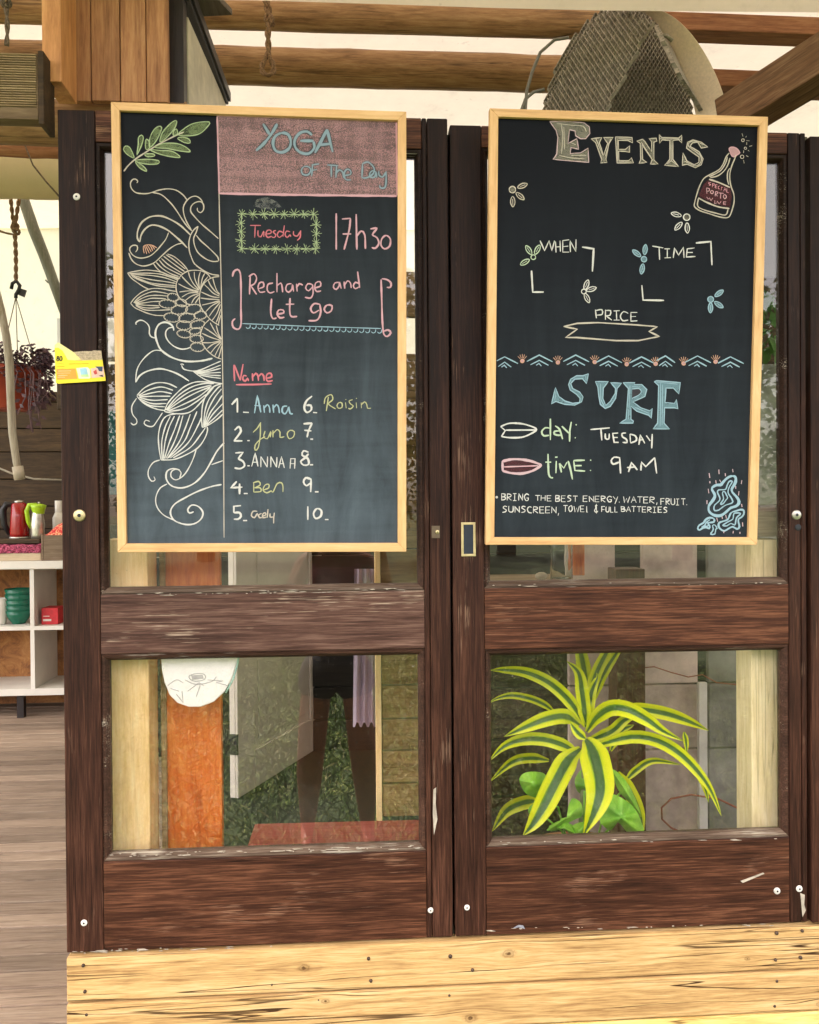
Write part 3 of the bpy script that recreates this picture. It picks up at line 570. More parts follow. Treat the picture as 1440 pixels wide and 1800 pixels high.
nums = ['/150 525 190 480;/190 480 190 580;/230 578 270 580', '715 465 675 500 660 550 680 580 710 560 705 530 675 530;/722 580 750 582', '170 705 200 680 215 710 190 750 165 780;/165 780 225 780;/260 778 276 778', '/655 660 715 655;715 655 690 710 680 755;/660 705 710 710;/703 768 722 768', '/175 865 230 860 195 905;195 905 230 925 240 955 210 975 170 970;/260 955 276 955', '690 860 655 850 645 880 685 905 690 945 655 950 635 925 665 900 690 870;/700 948 722 948', '/185 1065 145 1110 225 1105;/205 1080 205 1155;/235 1150 262 1150', '710 1050 670 1040 655 1070 675 1095 705 1075;/708 1050 705 1140;/735 1138 760 1138', '/215 1235 165 1240 165 1285;165 1285 205 1285 215 1310 195 1330 165 1330;/230 1340 258 1340', '/685 1240 685 1335;750 1255 725 1290 740 1325 775 1310 780 1270 750 1255;/805 1333 830 1333']
for s_ in nums: W(B1, 'C4', white, 3.3, s_, 'chalk_number')
W(B1, 'C4', blue, 2.7, '/310 585 330 460 355 580;/310 530 355 535;/375 530 380 582;378 550 400 525 415 545 418 582;/440 525 445 582;443 550 465 525 480 545 485 585;540 535 510 540 505 575 525 590 545 560 550 540 560 585 580 590')
W(B1, 'C4', yel, 2.0, '/830 470 815 570;800 520 810 475 850 455 860 490 830 520 880 555;905 510 890 530 900 550 925 545 925 515 905 510;/950 510 955 550;/950 488 955 490;1000 490 975 500 985 520 1005 535 985 555 970 550;/1025 510 1028 550;/1025 480 1030 482;/1060 510 1062 550;1062 525 1085 505 1100 525 1105 550 1130 550')
W(B1, 'C4', yel, 2.0, '300 720 330 690 355 650;352 650 350 750 335 830 315 845 315 810 350 770 385 750;385 710 375 750 400 765 425 715 420 755;/440 705 440 755;440 730 470 700 490 720 490 755 520 750;560 705 540 730 555 765 585 750 590 715 560 705')
W(B1, 'C4', white, 2.2, '/290 960 315 865 335 960;/295 930 335 930;/355 890 355 965;/357 892 400 965;/402 890 400 965;/425 890 425 965;/425 890 465 965;/468 895 465 965;/480 970 500 890 520 970;/485 940 518 940;/560 975 565 905 595 905 592 975;/560 940 595 940')
W(B1, 'C4', yel, 2.1, '/305 1070 305 1140;300 1075 340 1065 350 1090 310 1110;310 1110 350 1110 355 1135 305 1140;375 1125 410 1110 410 1085 385 1090 370 1125 395 1145 430 1130;430 1130 440 1140 470 1080 500 1075 510 1100 510 1140')
W(B1, 'C4', cream, 2.3, '330 1275 300 1275 288 1305 310 1320 330 1290 335 1310;360 1290 340 1300 345 1320 362 1318;365 1310 390 1300 385 1285 368 1295 370 1320 395 1315;/405 1260 400 1320;420 1290 420 1315 440 1315;/450 1285 445 1320 445 1360')

# --- events board
def poly(bd, crop, txt, om, fm, wd, name, label):
    q = [tuple(map(float, a.split(','))) for a in txt.strip('()').split(')(')]
    ribbons(bd, [(True, q+[q[0]])], crop, wd, name, om, .0007, label)
    fill(bd, [q], crop, name, fm, .0003)
LE = [('(30,65)(150,62)(320,75)(365,110)(370,165)(335,210)(290,210)(250,185)(245,145)(200,135)(195,160)(185,250)(260,210)(275,300)(210,285)(205,335)(290,330)(355,290)(360,410)(60,385)(90,340)(100,200)(85,140)', lilac),
 ('(380,210)(470,200)(450,245)(485,350)(520,250)(485,200)(565,200)(530,250)(505,385)(515,410)(460,415)(470,385)(420,245)', cream),
 ('(585,195)(725,200)(730,245)(690,225)(610,225)(612,300)(670,300)(705,270)(705,325)(670,318)(612,315)(615,395)(700,395)(720,370)(738,415)(600,415)', cream),
 ('(765,230)(815,215)(835,235)(890,320)(890,235)(870,210)(930,205)(935,230)(910,240)(910,390)(945,425)(880,425)(895,385)(810,260)(815,385)(850,410)(785,418)(800,385)(795,250)', cream),
 ('(955,175)(975,200)(1120,205)(1145,180)(1145,245)(1120,220)(1070,225)(1070,385)(1118,445)(1000,435)(1045,385)(1045,225)(980,220)(958,250)', cream),
 ('(1365,280)(1310,240)(1240,220)(1195,240)(1185,290)(1240,330)(1290,365)(1290,410)(1250,430)(1190,400)(1155,330)(1150,435)(1190,425)(1260,455)(1310,430)(1325,380)(1290,320)(1215,275)(1235,245)(1280,240)(1310,290)', cream)]
for s_, m_ in LE: poly(B2, 'B1', s_, m_, f_cream, 1.6, 'chalk_letter', None)
W(B2, 'B1', cream, 1.1, '130 90 140 200 130 340;150 110 155 300;110 350 200 370 330 380;90 80 200 95 310 105 340 150;420 210 480 350;500 360 545 210;/600 205 605 400;/610 210 720 215;/610 405 720 405;/805 240 905 400;/1055 215 1057 400;/1020 425 1055 395 1100 430;/960 210 1140 215;1330 260 1240 230 1200 270 1300 350 1305 410 1260 440 1170 400;200 240 250 260;215 350 340 350', 'chalk_hatching')
W(B2, 'B2', cream, 1.9, '920 440 870 500 820 620 760 700 680 750 600 790 520 840 460 940 410 1080 370 1230 370 1290 450 1350 600 1400 760 1450 880 1465 930 1430 970 1320 995 1210 990 1090 950 980 930 880 930 760 960 640 1010 520 1020 470;930 520 900 620 840 720 740 800 620 830;930 680 895 740 890 850 910 940;430 1160 420 1280 520 1340 700 1390 860 1420 900 1330;890 500 860 600 790 710 700 770 600 815', 'chalk_drawing', 'wine bottle drawn in cream chalk')
W(B2, 'B2', cream, 2.6, '600 855 760 910 930 985;430 1150 560 1220 740 1290 920 1320', 'chalk_drawing')
fill(B2, [[(580, 870), (930, 990), (960, 1130), (930, 1300), (700, 1250), (440, 1130), (480, 1010), (540, 900)]], 'B2', 'chalk_label', f_pinkd, .0003)
fill(B2, [[(930, 420), (915, 370), (960, 345), (1030, 365), (1085, 435), (1040, 470), (1010, 500), (960, 490)]], 'B2', 'chalk_cork', f_cork, .0004)
W(B2, 'B2', pink, 1.8, '930 420 915 370 960 345 1030 365 1085 435 1040 470 1010 500 960 490 930 420', 'chalk_cork')
W(B2, 'B2', pink, 1.15, '630 910 595 905 600 930 625 940 600 955;/650 980 655 920 680 925 680 950 655 950;/730 940 700 940 695 990 725 995;/700 965 725 965;/770 960 745 970 745 1005 770 1010;/800 980 790 1030;/790 980 815 985;/830 1045 850 985 870 1050;/840 1020 865 1020;/880 1000 880 1060 910 1070')
W(B2, 'B2', lilac, 1.3, '/560 990 565 1085;565 995 605 1005 600 1040 570 1045;640 1030 620 1065 650 1085 670 1055 640 1030;/700 1050 695 1125;700 1055 735 1055 730 1085 700 1090;/700 1090 735 1125;/750 1070 830 1080;/785 1075 780 1160;845 1095 825 1130 850 1165 875 1130 845 1095')
W(B2, 'B2', lilac, 1.2, '/560 1135 590 1170 605 1150 630 1195 660 1150;/690 1190 690 1235;/680 1235 705 1238;/720 1240 725 1200 760 1245 790 1205;/870 1215 830 1210 825 1250 865 1258;/830 1232 860 1235')
def circ(cx, cy, r, n=10): return (False, [(cx+r*math.cos(6.2832*k/n), cy+r*math.sin(6.2832*k/n)) for k in range(n)]+[(cx+r, cy)])
ribbons(B2, [circ(1135, 238, 22), circ(1175, 365, 18), circ(1122, 500, 27)]+parse('/1120 130 1135 180;/1190 170 1180 195;/1190 245 1240 248;/1195 270 1195 310;/1235 335 1280 325;/1215 395 1235 412;/1148 400 1145 440;/1185 480 1220 500;/1145 550 1155 605'), 'B2', 1.2, 'chalk_drawing', cream, .0006, 'small bubbles and sparks above the bottle')
def petal(cx, cy, ox, oy, ln, wd):
    a = math.atan2(cy-oy, cx-ox); c_, s_ = math.cos(a), math.sin(a); out = []
    for x, y in ((-1, 0), (-.5, .8), (.2, 1), (.7, .6), (1, 0), (.7, -.6), (.2, -1), (-.5, -.8), (-1, 0)):
        out.append((cx+x*ln*c_-y*wd*s_, cy+x*ln*s_+y*wd*c_))
    return out, [(cx-ln*.5*c_, cy-ln*.5*s_), (cx+ln*.6*c_, cy+ln*.6*s_)]
for (o_, r, ps, m_, fm) in (((128, 104), 18, ((183, 83), (170, 140), (130, 170)), cream, None), ((1087, 256), 18, ((1030, 241), (1042, 305), (1090, 315)), white, None),
        ((243, 476), 13, ((218, 437), (265, 435), (197, 503)), mint, None), ((521, 665), 13, ((535, 628), (562, 652), (538, 700)), white, None),
        ((852, 487), 15, ((812, 455), (858, 435), (842, 540)), blue, f_blue), ((1219, 708), 16, ((1265, 675), (1263, 737), (1218, 754)), blue, f_blue)):
    ss = [circ(*o_, r)]
    for q in ps:
        e, c2 = petal(q[0], q[1], *o_, 29, 12); ss += [(False, e), (True, c2)]
        if fm: fill(B2, [e[:-1]], 'B8', 'chalk_flower', fm, .0003)
    if r > 14: fill(B2, [circ(*o_, r)[1][:-1]], 'B8', 'chalk_flower', fm or f_cream, .0003)
    ribbons(B2, ss, 'B8', 1.7, 'chalk_flower', m_, .0006)
W(B2, 'B8', white, 2.0, '/280 385 305 440 330 385 345 440 360 385;/365 390 368 450;/390 385 392 445;/365 420 392 418;/440 380 405 385 405 448 440 448;/405 418 435 415;/447 448 445 385 477 445 478 378')
W(B2, 'B8', white, 3.2, '/512 420 575 430 568 555;/233 550 240 668 300 668', 'chalk_bracket')
W(B2, 'B8', white, 2.2, '/898 415 958 425;/935 420 938 490;/980 430 980 480;/965 430 995 430;/965 480 1000 478;/1013 480 1020 425 1042 465 1070 420 1072 480;/1130 425 1090 430 1085 475 1135 472;/1088 450 1120 450')
W(B2, 'B8', white, 2.8, '/1137 398 1220 390 1226 520;/840 630 847 712 962 714', 'chalk_bracket')
W(B2, 'B8', white, 2.0, '/585 765 590 812;585 770 620 765 622 790 592 795;/640 765 640 820;640 770 668 770 665 795 642 798;/642 798 675 822;/700 772 702 822;/685 772 718 770;/685 822 718 822;765 785 740 775 722 800 735 825 765 822;/815 780 780 780 780 828 815 826;/780 803 808 802')
W(B2, 'B8', cream, 2.5, '/410 857 485 840 600 836 800 848 925 858 880 885 937 912 820 935 700 935 480 918 420 918 485 872 410 857', 'chalk_drawing', 'empty ribbon banner under PRICE')
mt = []; 
for (px, py) in ((55, 55), (250, 45), (455, 45), (640, 50), (825, 55), (960, 50), (1140, 50), (1325, 55)):
    k = .72 if px in (55, 960) else 1
    l_ = 45 if px == 55 else 70*k
    mt += [(True, [(px-l_, py+36*l_/70), (px, py), (px+75*(k if px != 55 else 1), py+38)]), (True, [(px-50*k, py+55), (px, py+30), (px+52*k, py+58)]), (True, [(px-18, py+58), (px-2, py+47), (px+12, py+62)])]
ribbons(B2, mt, 'B3', 2.2, 'chalk_border', blue, .0006, 'row of pale blue mountain chevrons')
for (x, y) in ((155, 78), (355, 86), (562, 84), (742, 96), (905, 94), (1062, 92), (1242, 82)):
    ribbons(B2, [circ(x, y, 10)]+[(True, [(x+math.sin(a)*16, y-math.cos(a)*16), (x+math.sin(a)*36, y-math.cos(a)*38)]) for a in (-.8, -.4, 0, .35, .75)], 'B3', 1.5, 'chalk_sprout', peach, .0006)
    fill(B2, [circ(x, y, 11)[1][:-1]], 'B3', 'chalk_sprout', f_cork, .0004)
SU = ['(430,40)(375,60)(310,60)(250,95)(228,150)(245,205)(310,250)(345,290)(340,330)(270,340)(190,315)(130,270)(95,180)(55,345)(100,320)(190,350)(290,358)(360,325)(375,275)(340,225)(270,190)(250,140)(290,95)(370,90)(410,140)',
 '(500,118)(630,120)(580,185)(575,290)(605,360)(650,320)(700,240)(705,190)(655,130)(765,135)(720,190)(705,290)(650,370)(600,392)(550,350)(535,270)(525,180)',
 '(780,130)(900,130)(895,150)(970,150)(1020,200)(1000,270)(880,325)(960,385)(1050,415)(1075,390)(1065,490)(1040,460)(920,420)(860,370)(860,500)(885,520)(880,540)(745,540)(810,500)(835,190)',
 '(1095,120)(1120,110)(1360,130)(1345,245)(1290,185)(1215,185)(1205,330)(1300,340)(1320,300)(1335,395)(1300,385)(1200,385)(1195,540)(1250,600)(1085,598)(1130,540)(1140,160)']
for i, s_ in enumerate(SU): poly(B2, 'B4', s_, blue, f_blue, 1.7, 'chalk_letter', None)
fill(B2, [[(872, 195), (940, 190), (965, 220), (940, 255), (870, 290)]], 'B4', 'chalk_letter', dkline, .0006)
W(B2, 'B4', blue, 1.5, '872 195 940 190 965 220 940 255 870 290', 'chalk_letter', h=.0008)
W(B2, 'B4', blue, 1.1, '/1160 130 1155 570;/1180 150 1175 560;/1120 125 1330 145;/850 160 835 500;/870 170 960 175;/900 380 1040 440;/550 140 555 300 590 370;/100 220 90 310;/400 60 405 110', 'chalk_hatching')
W(B2, 'B5', mint, 2.9, '765 235 710 230 665 280 690 330 760 325;/775 115 775 385;835 205 890 250 930 375;890 270 830 275 825 310 880 325 920 320;920 210 980 270 1010 300;/1040 155 1020 270 1018 405;/1095 188 1108 196;/1085 353 1095 360')
W(B2, 'B5', white, 2.9, '145 215 250 175 380 175 500 200 598 250 520 310 410 350 260 355 155 340;/145 215 205 265 155 340;/210 260 590 258', 'chalk_drawing', 'small white surfboard drawing')
fill(B2, [[(180, 660), (280, 635), (400, 635), (540, 660), (650, 702), (560, 765), (420, 800), (280, 798), (180, 770)]], 'B5', 'chalk_drawing', f_pinkd, .0003)
W(B2, 'B5', lilac, 4.2, '165 655 280 630 400 630 540 655 665 702;665 702 560 770 420 808 280 803 170 775;/168 655 172 775', 'chalk_drawing', 'small pink surfboard drawing')
W(B2, 'B5', lilac, 2.4, '/190 725 620 710', 'chalk_drawing')
W(B2, 'B5', mint, 3.1, '745 560 748 700 755 820 780 860 810 862;/712 665 785 665;/850 650 845 805;/835 603 865 600;/890 680 915 795;/890 680 945 740 985 665;1000 650 1030 760 1055 885;/1210 640 1070 645;/1070 645 1085 770 1215 778;/1075 710 1170 708;/1278 638 1292 642;/1276 768 1290 772')
W(B2, 'B4', white, 2.7, '/450 605 645 588;/555 595 565 715;600 645 602 695 635 700 640 645;/730 640 675 645 690 735 735 735;/680 685 725 685;810 640 770 645 775 680 810 700 820 735 775 735;/850 650 855 740;850 650 905 670 915 715 855 742;/940 760 955 660 1000 745;/945 715 985 705;/1015 665 1055 720;/1075 650 1070 795')
W(B2, 'B4', white, 3.2, '740 890 690 885 660 920 680 955 740 935;/745 885 755 1050;/835 1035 865 940 925 1015;/820 990 900 985;/960 1020 965 935 1010 980 1100 890;/1100 890 1120 1050')
FONT = {'A': '/0 10 4 0 8 10;/2 6 7 6', 'B': '/0 0 0 10;0 0 6 1 5 4 0 5;0 5 7 6 6 9 0 10', 'C': '7 1 3 0 0 4 2 9 7 10', 'D': '/0 0 0 10;0 0 7 3 6 8 0 10', 'E': '/7 0 0 0 0 10 7 10;/0 5 6 5', 'F': '/7 0 0 0 0 10;/0 5 6 5',
 'G': '8 2 4 0 0 4 3 10 7 9 7 6;/4 6 8 6', 'H': '/0 0 0 10;/7 0 7 10;/0 5 7 5', 'I': '/0 0 6 0;/3 0 3 10;/0 10 6 10', 'L': '/0 0 0 10 6 10', 'l': '/2 0 2 10 4 10', 'N': '/0 10 0 0 7 10 7 0', 'O': '4 0 0 4 3 10 7 7 6 1 4 0', 'R': '/0 0 0 10;0 0 6 1 6 4 0 5;/0 5 7 10',
 'S': '7 1 3 0 1 3 6 6 5 9 0 10', 'T': '/0 0 8 0;/4 0 4 10', 'U': '0 0 0 8 4 10 7 8 7 0', 'W': '/0 0 2 10 5 3 7 10 10 0', 'Y': '/0 0 4 5;/8 0 3 13', '.': '/0 9 1 10', ',': '/1 9 0 13', '&': '6 1 2 1 3 4 0 8 4 10 7 8;/4 -1 4 12', 'a': '/0 2 0 8 5 8 5 3 0 2'}
def text(bd, crop, s_, x0, x1, y0, y1, mat, wd, name='chalk_word'):
    adv = [(2.5 if c_ in '.,' else 12 if c_ == 'W' else 10) for c_ in s_]; k = (x1-x0)/(sum(adv)-2); x = x0; out = []
    for c_, a in zip(s_, adv):
        for straight, pts in parse(FONT[c_]):
            sk = crnd.uniform(-.05, .05); jy = crnd.uniform(-2, 2)
            out.append((straight, [(x+(px+py*sk)*k, y0+jy+py*(y1-y0)/10+(x-x0)*.02) for px, py in pts]))
        x += a*k
    return ribbons(bd, out, crop, wd, name, mat, .0006)
for a in (('BRING', 88, 280, 50, 98), ('THE', 325, 440, 62, 100), ('BEST', 468, 622, 64, 106), ('ENERGY.', 662, 915, 66, 106), ('WATER,', 945, 1178, 72, 114), ('FRUIT.', 1207, 1388, 84, 128),
          ('SUNSCREEN,', 95, 487, 138, 182), ('TOWEl', 522, 708, 136, 178), ('&', 740, 768, 130, 182), ('FULL', 792, 908, 142, 180), ('BATTERIES', 928, 1255, 140, 178)):
    text(B2, 'B6', *a, white, 1.7)
fill(B2, [circ(53, 76, 9)[1][:-1]], 'B6', 'chalk_dot', white, .0006)
W(B2, 'B7', blue, 4.6, '940 320 860 340 780 400 720 470 680 510 600 510 510 560 505 620 550 690 560 760 500 860 440 940 430 1040 480 1110 570 1155 680 1155 760 1110 830 1050 900 990 1000 960 1065 900 1060 820 1000 740 930 660 920 590 980 490 1005 400 990 340 940 320', 'chalk_drawing', 'pale blue coral outline')
W(B2, 'B7', blue, 2.3, '920 420 860 440 820 520 790 600 720 610 640 615 615 660 640 720 670 800 640 860 560 930 540 1000 560 1050 640 1040 720 980 800 930 900 900 940 860 900 770 850 700 840 630 870 540 920 460 920 420;760 640 720 680 740 760 740 820 690 890 690 920 740 900 800 820 830 780 800 710 760 640;1110 1110 1010 1100 960 1120 940 1230 850 1280 740 1350 740 1370 820 1370 900 1320 980 1355 1000 1290 1020 1200 1110 1110;460 1240 380 1300 350 1360 280 1400;400 1300 420 1370 300 1390;560 1350 510 1370 530 1440 500 1500 470 1545 560 1545 580 1440 610 1430 560 1350', 'chalk_drawing')
W(B2, 'B7', blue, 3.2, '910 1090 870 1160 830 1240 720 1280 650 1310 640 1380 680 1440 760 1480 850 1430 940 1390 1030 1440 1080 1390 1060 1300 1060 1230 1120 1190 1170 1130 1170 1050 1110 1030 1000 1060 910 1090;540 1220 450 1200 370 1240 320 1310 230 1360 200 1430 240 1460 300 1420 380 1400 440 1430 450 1370 420 1310 540 1290 540 1220', 'chalk_drawing')
W(B2, 'B7', lilac, 2.2, ';'.join('/'+q for q in '645 185 650 280;440 260 455 360;780 265 785 325;935 175 945 240;455 430 458 475;580 410 588 480;660 400 690 450;1130 410 1118 490;420 590 435 685;1000 530 1002 590;1070 640 1060 730;395 835 395 915;1125 910 1135 975;1145 1300 1150 1385;600 1200 620 1285;710 1160 720 1225;790 1140 805 1220;750 1480 750 1525;950 1480 945 1530;1090 1500 1090 1540'.split(';')), 'chalk_ticks')
# ---------------- roof: tarp sheets, logs ----------------
def tarp_mat(name, col, trans=.62):
    N = NT(name)
    a = N.noise(N.coords((1.3, 1.3, 1.3), False), 1, 6, .7); b = N.noise(N.coords((9, 9, 9), False), 1, 5, .75)
    c = N.ramp(N.math('ADD', N.math('MULTIPLY', a, .5), N.math('MULTIPLY', b, .5)), [(.3, tuple(x*.78 for x in col)), (.45, tuple(x*.95 for x in col)), (.6, col)])
    sp_ = N.ramp(N.noise(N.coords((26, 26, 26), False), 1, 3, .6), [(.66, 0.), (.72, .35)])
    c = N.mix(sp_, c, tuple(x*.6 for x in col))
    d = N.n('ShaderNodeBsdfDiffuse'); t = N.n('ShaderNodeBsdfTranslucent'); N.l(c, d.inputs[0]); N.l(c, t.inputs[0])
    x = N.n('ShaderNodeMixShader'); x.inputs[0].default_value = trans; N.l(d.outputs[0], x.inputs[1]); N.l(t.outputs[0], x.inputs[2]); N.l(x.outputs[0], N.out.inputs[0])
    return N.m
tarp_m = tarp_mat('cream_tarpaulin', (.93, .86, .74), .095)
wall_tarp_m = tarp_mat('cream_wall_tarpaulin', (.93, .85, .68), .6)
def sheet(x0, x1, y0, z0, y1, z1, name, label, cat, amp=.02, nx=40, ny=16, th=.0015, seed=1, mat=tarp_m, fn=None):
    r = random.Random(seed); ph = [r.uniform(0, 6) for _ in range(6)]
    m = MB(); top = []
    for s_ in (0, 1):
        for i in range(nx+1):
            for j in range(ny+1):
                a, b = i/nx, j/ny
                h = amp*(math.sin(a*9+ph[0]+b*2)+.6*math.sin(a*23+b*7+ph[1])+.5*math.sin(b*11+ph[2]+a*3))+(fn(a, b) if fn else 0)
                p = Vector((x0+(x1-x0)*a, y0+(y1-y0)*b, z0+(z1-z0)*b)); n = Vector((0, -(z1-z0), (y1-y0))).normalized()
                m.v.append(p+n*(h+s_*th))
    q = (nx+1)*(ny+1); I = lambda i, j: i*(ny+1)+j
    for i in range(nx):
        for j in range(ny): m.f.append((I(i, j), I(i+1, j), I(i+1, j+1), I(i, j+1)))
    m.v = m.v[:q]
    return tag(m.build(name, mat, None, smooth=True), label, cat)
sheet(-3.6, 5.2, -2.7, 3.10, 3.95, 2.98, 'roof_tarp', 'cream translucent tarp stretched over the log beams of the roof', 'tarp', .025, 60, 50, seed=2)  # front stretch over the doors is unseen, extended to block direct sun
sheet(-3.6, 5.2, 3.93, 3.0, 3.95, .9, 'wall_tarp', 'cream tarp hanging as back wall behind the hanging plant', 'tarp', .012, 60, 16, seed=3, mat=wall_tarp_m)
# front canopy whose hem shows along the very top
hemL, hemR = P(380, 2, .30), P(1440, 24, .30)
def hemfn(a, b): return 0
fc = MB(); n_ = 30
for i in range(n_+1):
    a = i/n_; x = -3.6+8.8*a; z = hemL.z+(hemR.z-hemL.z)*(x-hemL.x)/(hemR.x-hemL.x)+.004*math.sin(a*31)
    fc.v += [Vector((x, .30, z)), Vector((x, .27, z+.10)), Vector((x, -.6, z+.20+.02*math.sin(a*17))), Vector((x, -1.1, z+.24+.03*math.sin(a*13)))]
fc.f = [(4*i+j, 4*i+4+j, 4*i+5+j, 4*i+1+j) for i in range(n_) for j in range(3)]
tag(fc.build('front_canopy', tarp_mat('pale_canopy_cloth', (.96, .86, .78), .5), None, smooth=True), 'cream canopy hem running along the top edge of the photograph', 'canopy')

def log(name, u0, v0, u1, v1, y, hw, mat, label, cat, ex=(0, 0), group=None, n=26, seed=1):
    a, b = P(u0, v0, y), P(u1, v1, y); r = random.Random(seed); d = (b-a).normalized(); a = a-d*ex[0]; b = b+d*ex[1]
    pts = [a+(b-a)*i/n+Vector((0, r.uniform(-.002, .002), r.uniform(-.0015, .0015))) for i in range(n+1)]
    R = hw*dep(y); m = MB(); m.tube(pts, [R*r.uniform(.985, 1.015) for _ in pts], 18)
    o = m.build(name, mat, None, smooth=True); return tag(o, label, cat, group)
log('log_beam', 385, 24, 1052, 43, .95, 25, log_m, 'upper peeled log beam just under the canopy hem', 'beam', (2.4, 0), seed=1)
log('log_beam', 380, 115, 985, 131, 1.3, 31, log_m, 'lower peeled log beam with a long split crossing between the two boards', 'beam', (1.4, .35), seed=2)
def beam(u0, v0, u1, v1, y, h, d, mat, name, label, ex=0):
    a, b = P(u0, v0, y), P(u1, v1, y); t = (b-a).normalized(); b = b+t*ex; H = h*dep(y)/2; up = Vector((0, 0, H)); dy = Vector((0, d, 0))
    return tag(MB().hexa([a-up, b-up, b-up+dy, a-up+dy], [a+up, b+up, b+up+dy, a+up+dy]).build(name, mat, None, bevel=.004), label, 'beam')
beam(1150, 34, 1440, 45, .96, 32, .09, red_m, 'sawn_beam', 'reddish squared beam right of the mesh drum, near the top edge', 1.)
beam(1200, 133, 1385, 140, 1.3, 30, .1, red_m, 'sawn_beam', 'short reddish squared beam under the upper one, right of the mesh drum', 1.)
# diagonal big beam at upper right
a, b = P(1292, 200, .32), P(1560, 32, -.05)
t = (b-a).normalized(); b = b+t*1.6; sidev = t.cross(Vector((0, 1, 0))).normalized()*.052; dp_ = Vector((0, .1, -.0))
cb_m = MB().box(0, (b-a).length, -.05, .05, -.055, .055); cbo = cb_m.build('corner_beam', wood('rough_brown_beam', (.09, .04, .018), (.2, .1, .05), (.34, .2, .11), 'x', rough=.7, fine=90, blotch=.4, cracks=.5), None, bevel=.004)
cbo.rotation_euler = t.to_track_quat('X', 'Z').to_euler(); cbo.location = a+t*((b-a).length/2)+Vector((0, .05, 0))-t.to_track_quat('X', 'Z').to_matrix()@Vector((0, 0, .055))
tag(cbo, 'thick rough brown beam slanting up beyond the events board corner', 'beam')
# header log at left and tarp roll below it
log('log_beam', -60, 212, 330, 221, .24, 38, log_m, 'thick log beam at upper left running behind the door top', 'beam', (1., 0), seed=5)
tl_ = log('log_beam', -60, 262, 100, 268, 1.5, 11, red_m, 'thin brown beam under the thick log at upper left', 'beam', (1., .2), seed=8)
roll_m = tarp_mat('rolled_tarp_cloth', (.72, .62, .4), .25)
log('tarp_roll', -60, 305, 130, 309, 1.9, 40, roll_m, 'rolled cream tarp hanging below the thin beam at upper left', 'tarp', (1., .3), seed=6)

# ---------------- orange cladding casing, slat box, sash ----------------
cs = thing('cladding_box', 'orange brown vertical plank casing above the left door', 'casing', P(200, 178, .15))
xs = [118, 161, 212, 258, 297]; zb = P(200, 179, .15).z
for i in range(4):
    x0 = P(xs[i], 170, .15).x+.0012; x1 = P(xs[i+1], 170, .15).x-.0012
    MB().box(x0, x1, .15-.002*(i % 2), .17, zb+random.uniform(-.002, .002), 3.0).build('plank', oran_v, cs, bevel=.002)
MB().box(P(74, 100, .03).x, P(108, 100, .03).x, .03, .148, P(90, 143, .03).z, 3.0).build('corner_post', wood('orange_pine_post', (.4, .17, .06), (.55, .26, .1), (.66, .36, .16), 'z', rough=.55, fine=60), cs, bevel=.002)
MB().box(P(108, 100, .13).x, P(119, 100, .13).x, .13, .17, zb, 3.0).build('plank', oran_v, cs, bevel=.001)
# grooved board bracket at far left
gb = thing('grooved_board', 'grooved dark decking board end at the far upper left', 'board', P(30, 205, .0))
q0, q1 = P(-40, 205, -.02), P(66, 90, -.02)
m = MB(); 
MB().box(q0.x, q1.x-.002, -.012, .03, q0.z, q1.z-.001).build('board', wood('grey_brown_grooved', (.07, .045, .022), (.13, .085, .045), (.2, .14, .08), 'x', rough=.7, fine=120), gb, bevel=.002)
n_ = 22; hz = (q1.z-q0.z-.03)/n_
gm = wood('grey_brown_rib', (.16, .11, .055), (.26, .18, .095), (.38, .28, .16), 'x', rough=.7, fine=120)
for i in range(n_): MB().box(q0.x, q1.x-.006, -.0155, -.0115, q0.z+.028+i*hz+.0006, q0.z+.028+(i+1)*hz-.0014).build('rib', gm, gb, bevel=.001)
MB().box(q1.x-.001, q1.x+.012, -.016, .06, q0.z-.012, q1.z+.004).build('end_board', back_m, gb, bevel=.002)
# open sash, standing perpendicular to the wall
sa = thing('open_window', 'dark framed window sash standing open beside the orange casing', 'window', P(315, 178, .25))
xa = P(309, 90, .2).x
blk = wood('black_painted_wood', (.012, .010, .012), (.022, .018, .019), (.04, .03, .03), 'z', rough=.4)
MB().box(xa-.022, xa+.020, .2, .25, 2.02, 2.75).build('stile', blk, sa, bevel=.002)
s0, s1 = P(325, -2, .22), P(396, 184, .86)
w_ = Vector((.026, 0, 0)); hgt = Vector((0, 0, .05))
for k, (da, db) in enumerate((((-.5, 0), (.45, .0)), )):
    MB().hexa([s0+w_*da[0]+hgt*0, s1+w_*da[0], s1+w_*db[0], s0+w_*db[0]], [s0+w_*da[0]+hgt, s1+w_*da[0]+hgt, s1+w_*db[0]+hgt, s0+w_*db[0]+hgt]).build('top_rail', blk, sa, bevel=.002)
MB().hexa([s0+w_*.46+hgt*.2, s1+w_*.46+hgt*.2, s1+w_*.75+hgt*.2, s0+w_*.75+hgt*.2], [s0+w_*.46+hgt*.8, s1+w_*.46+hgt*.8, s1+w_*.75+hgt*.8, s0+w_*.75+hgt*.8]).build('moulding', blk, sa, bevel=.001)
pn = plain('dusty_cream_pane', (.55, .5, .38), .5, spec=.3, scale=12)
MB().hexa([(s0.x-.004, .252, 2.03), (s1.x-.004, s1.y, 2.03), (s1.x+.002, s1.y, 2.03), (s0.x+.002, .252, 2.03)],
          [(s0.x-.004, .252, s0.z-.03), (s1.x-.004, s1.y, s1.z+.005), (s1.x+.002, s1.y, s1.z+.005), (s0.x+.002, .252, s0.z-.03)]).build('pane', pn, sa)
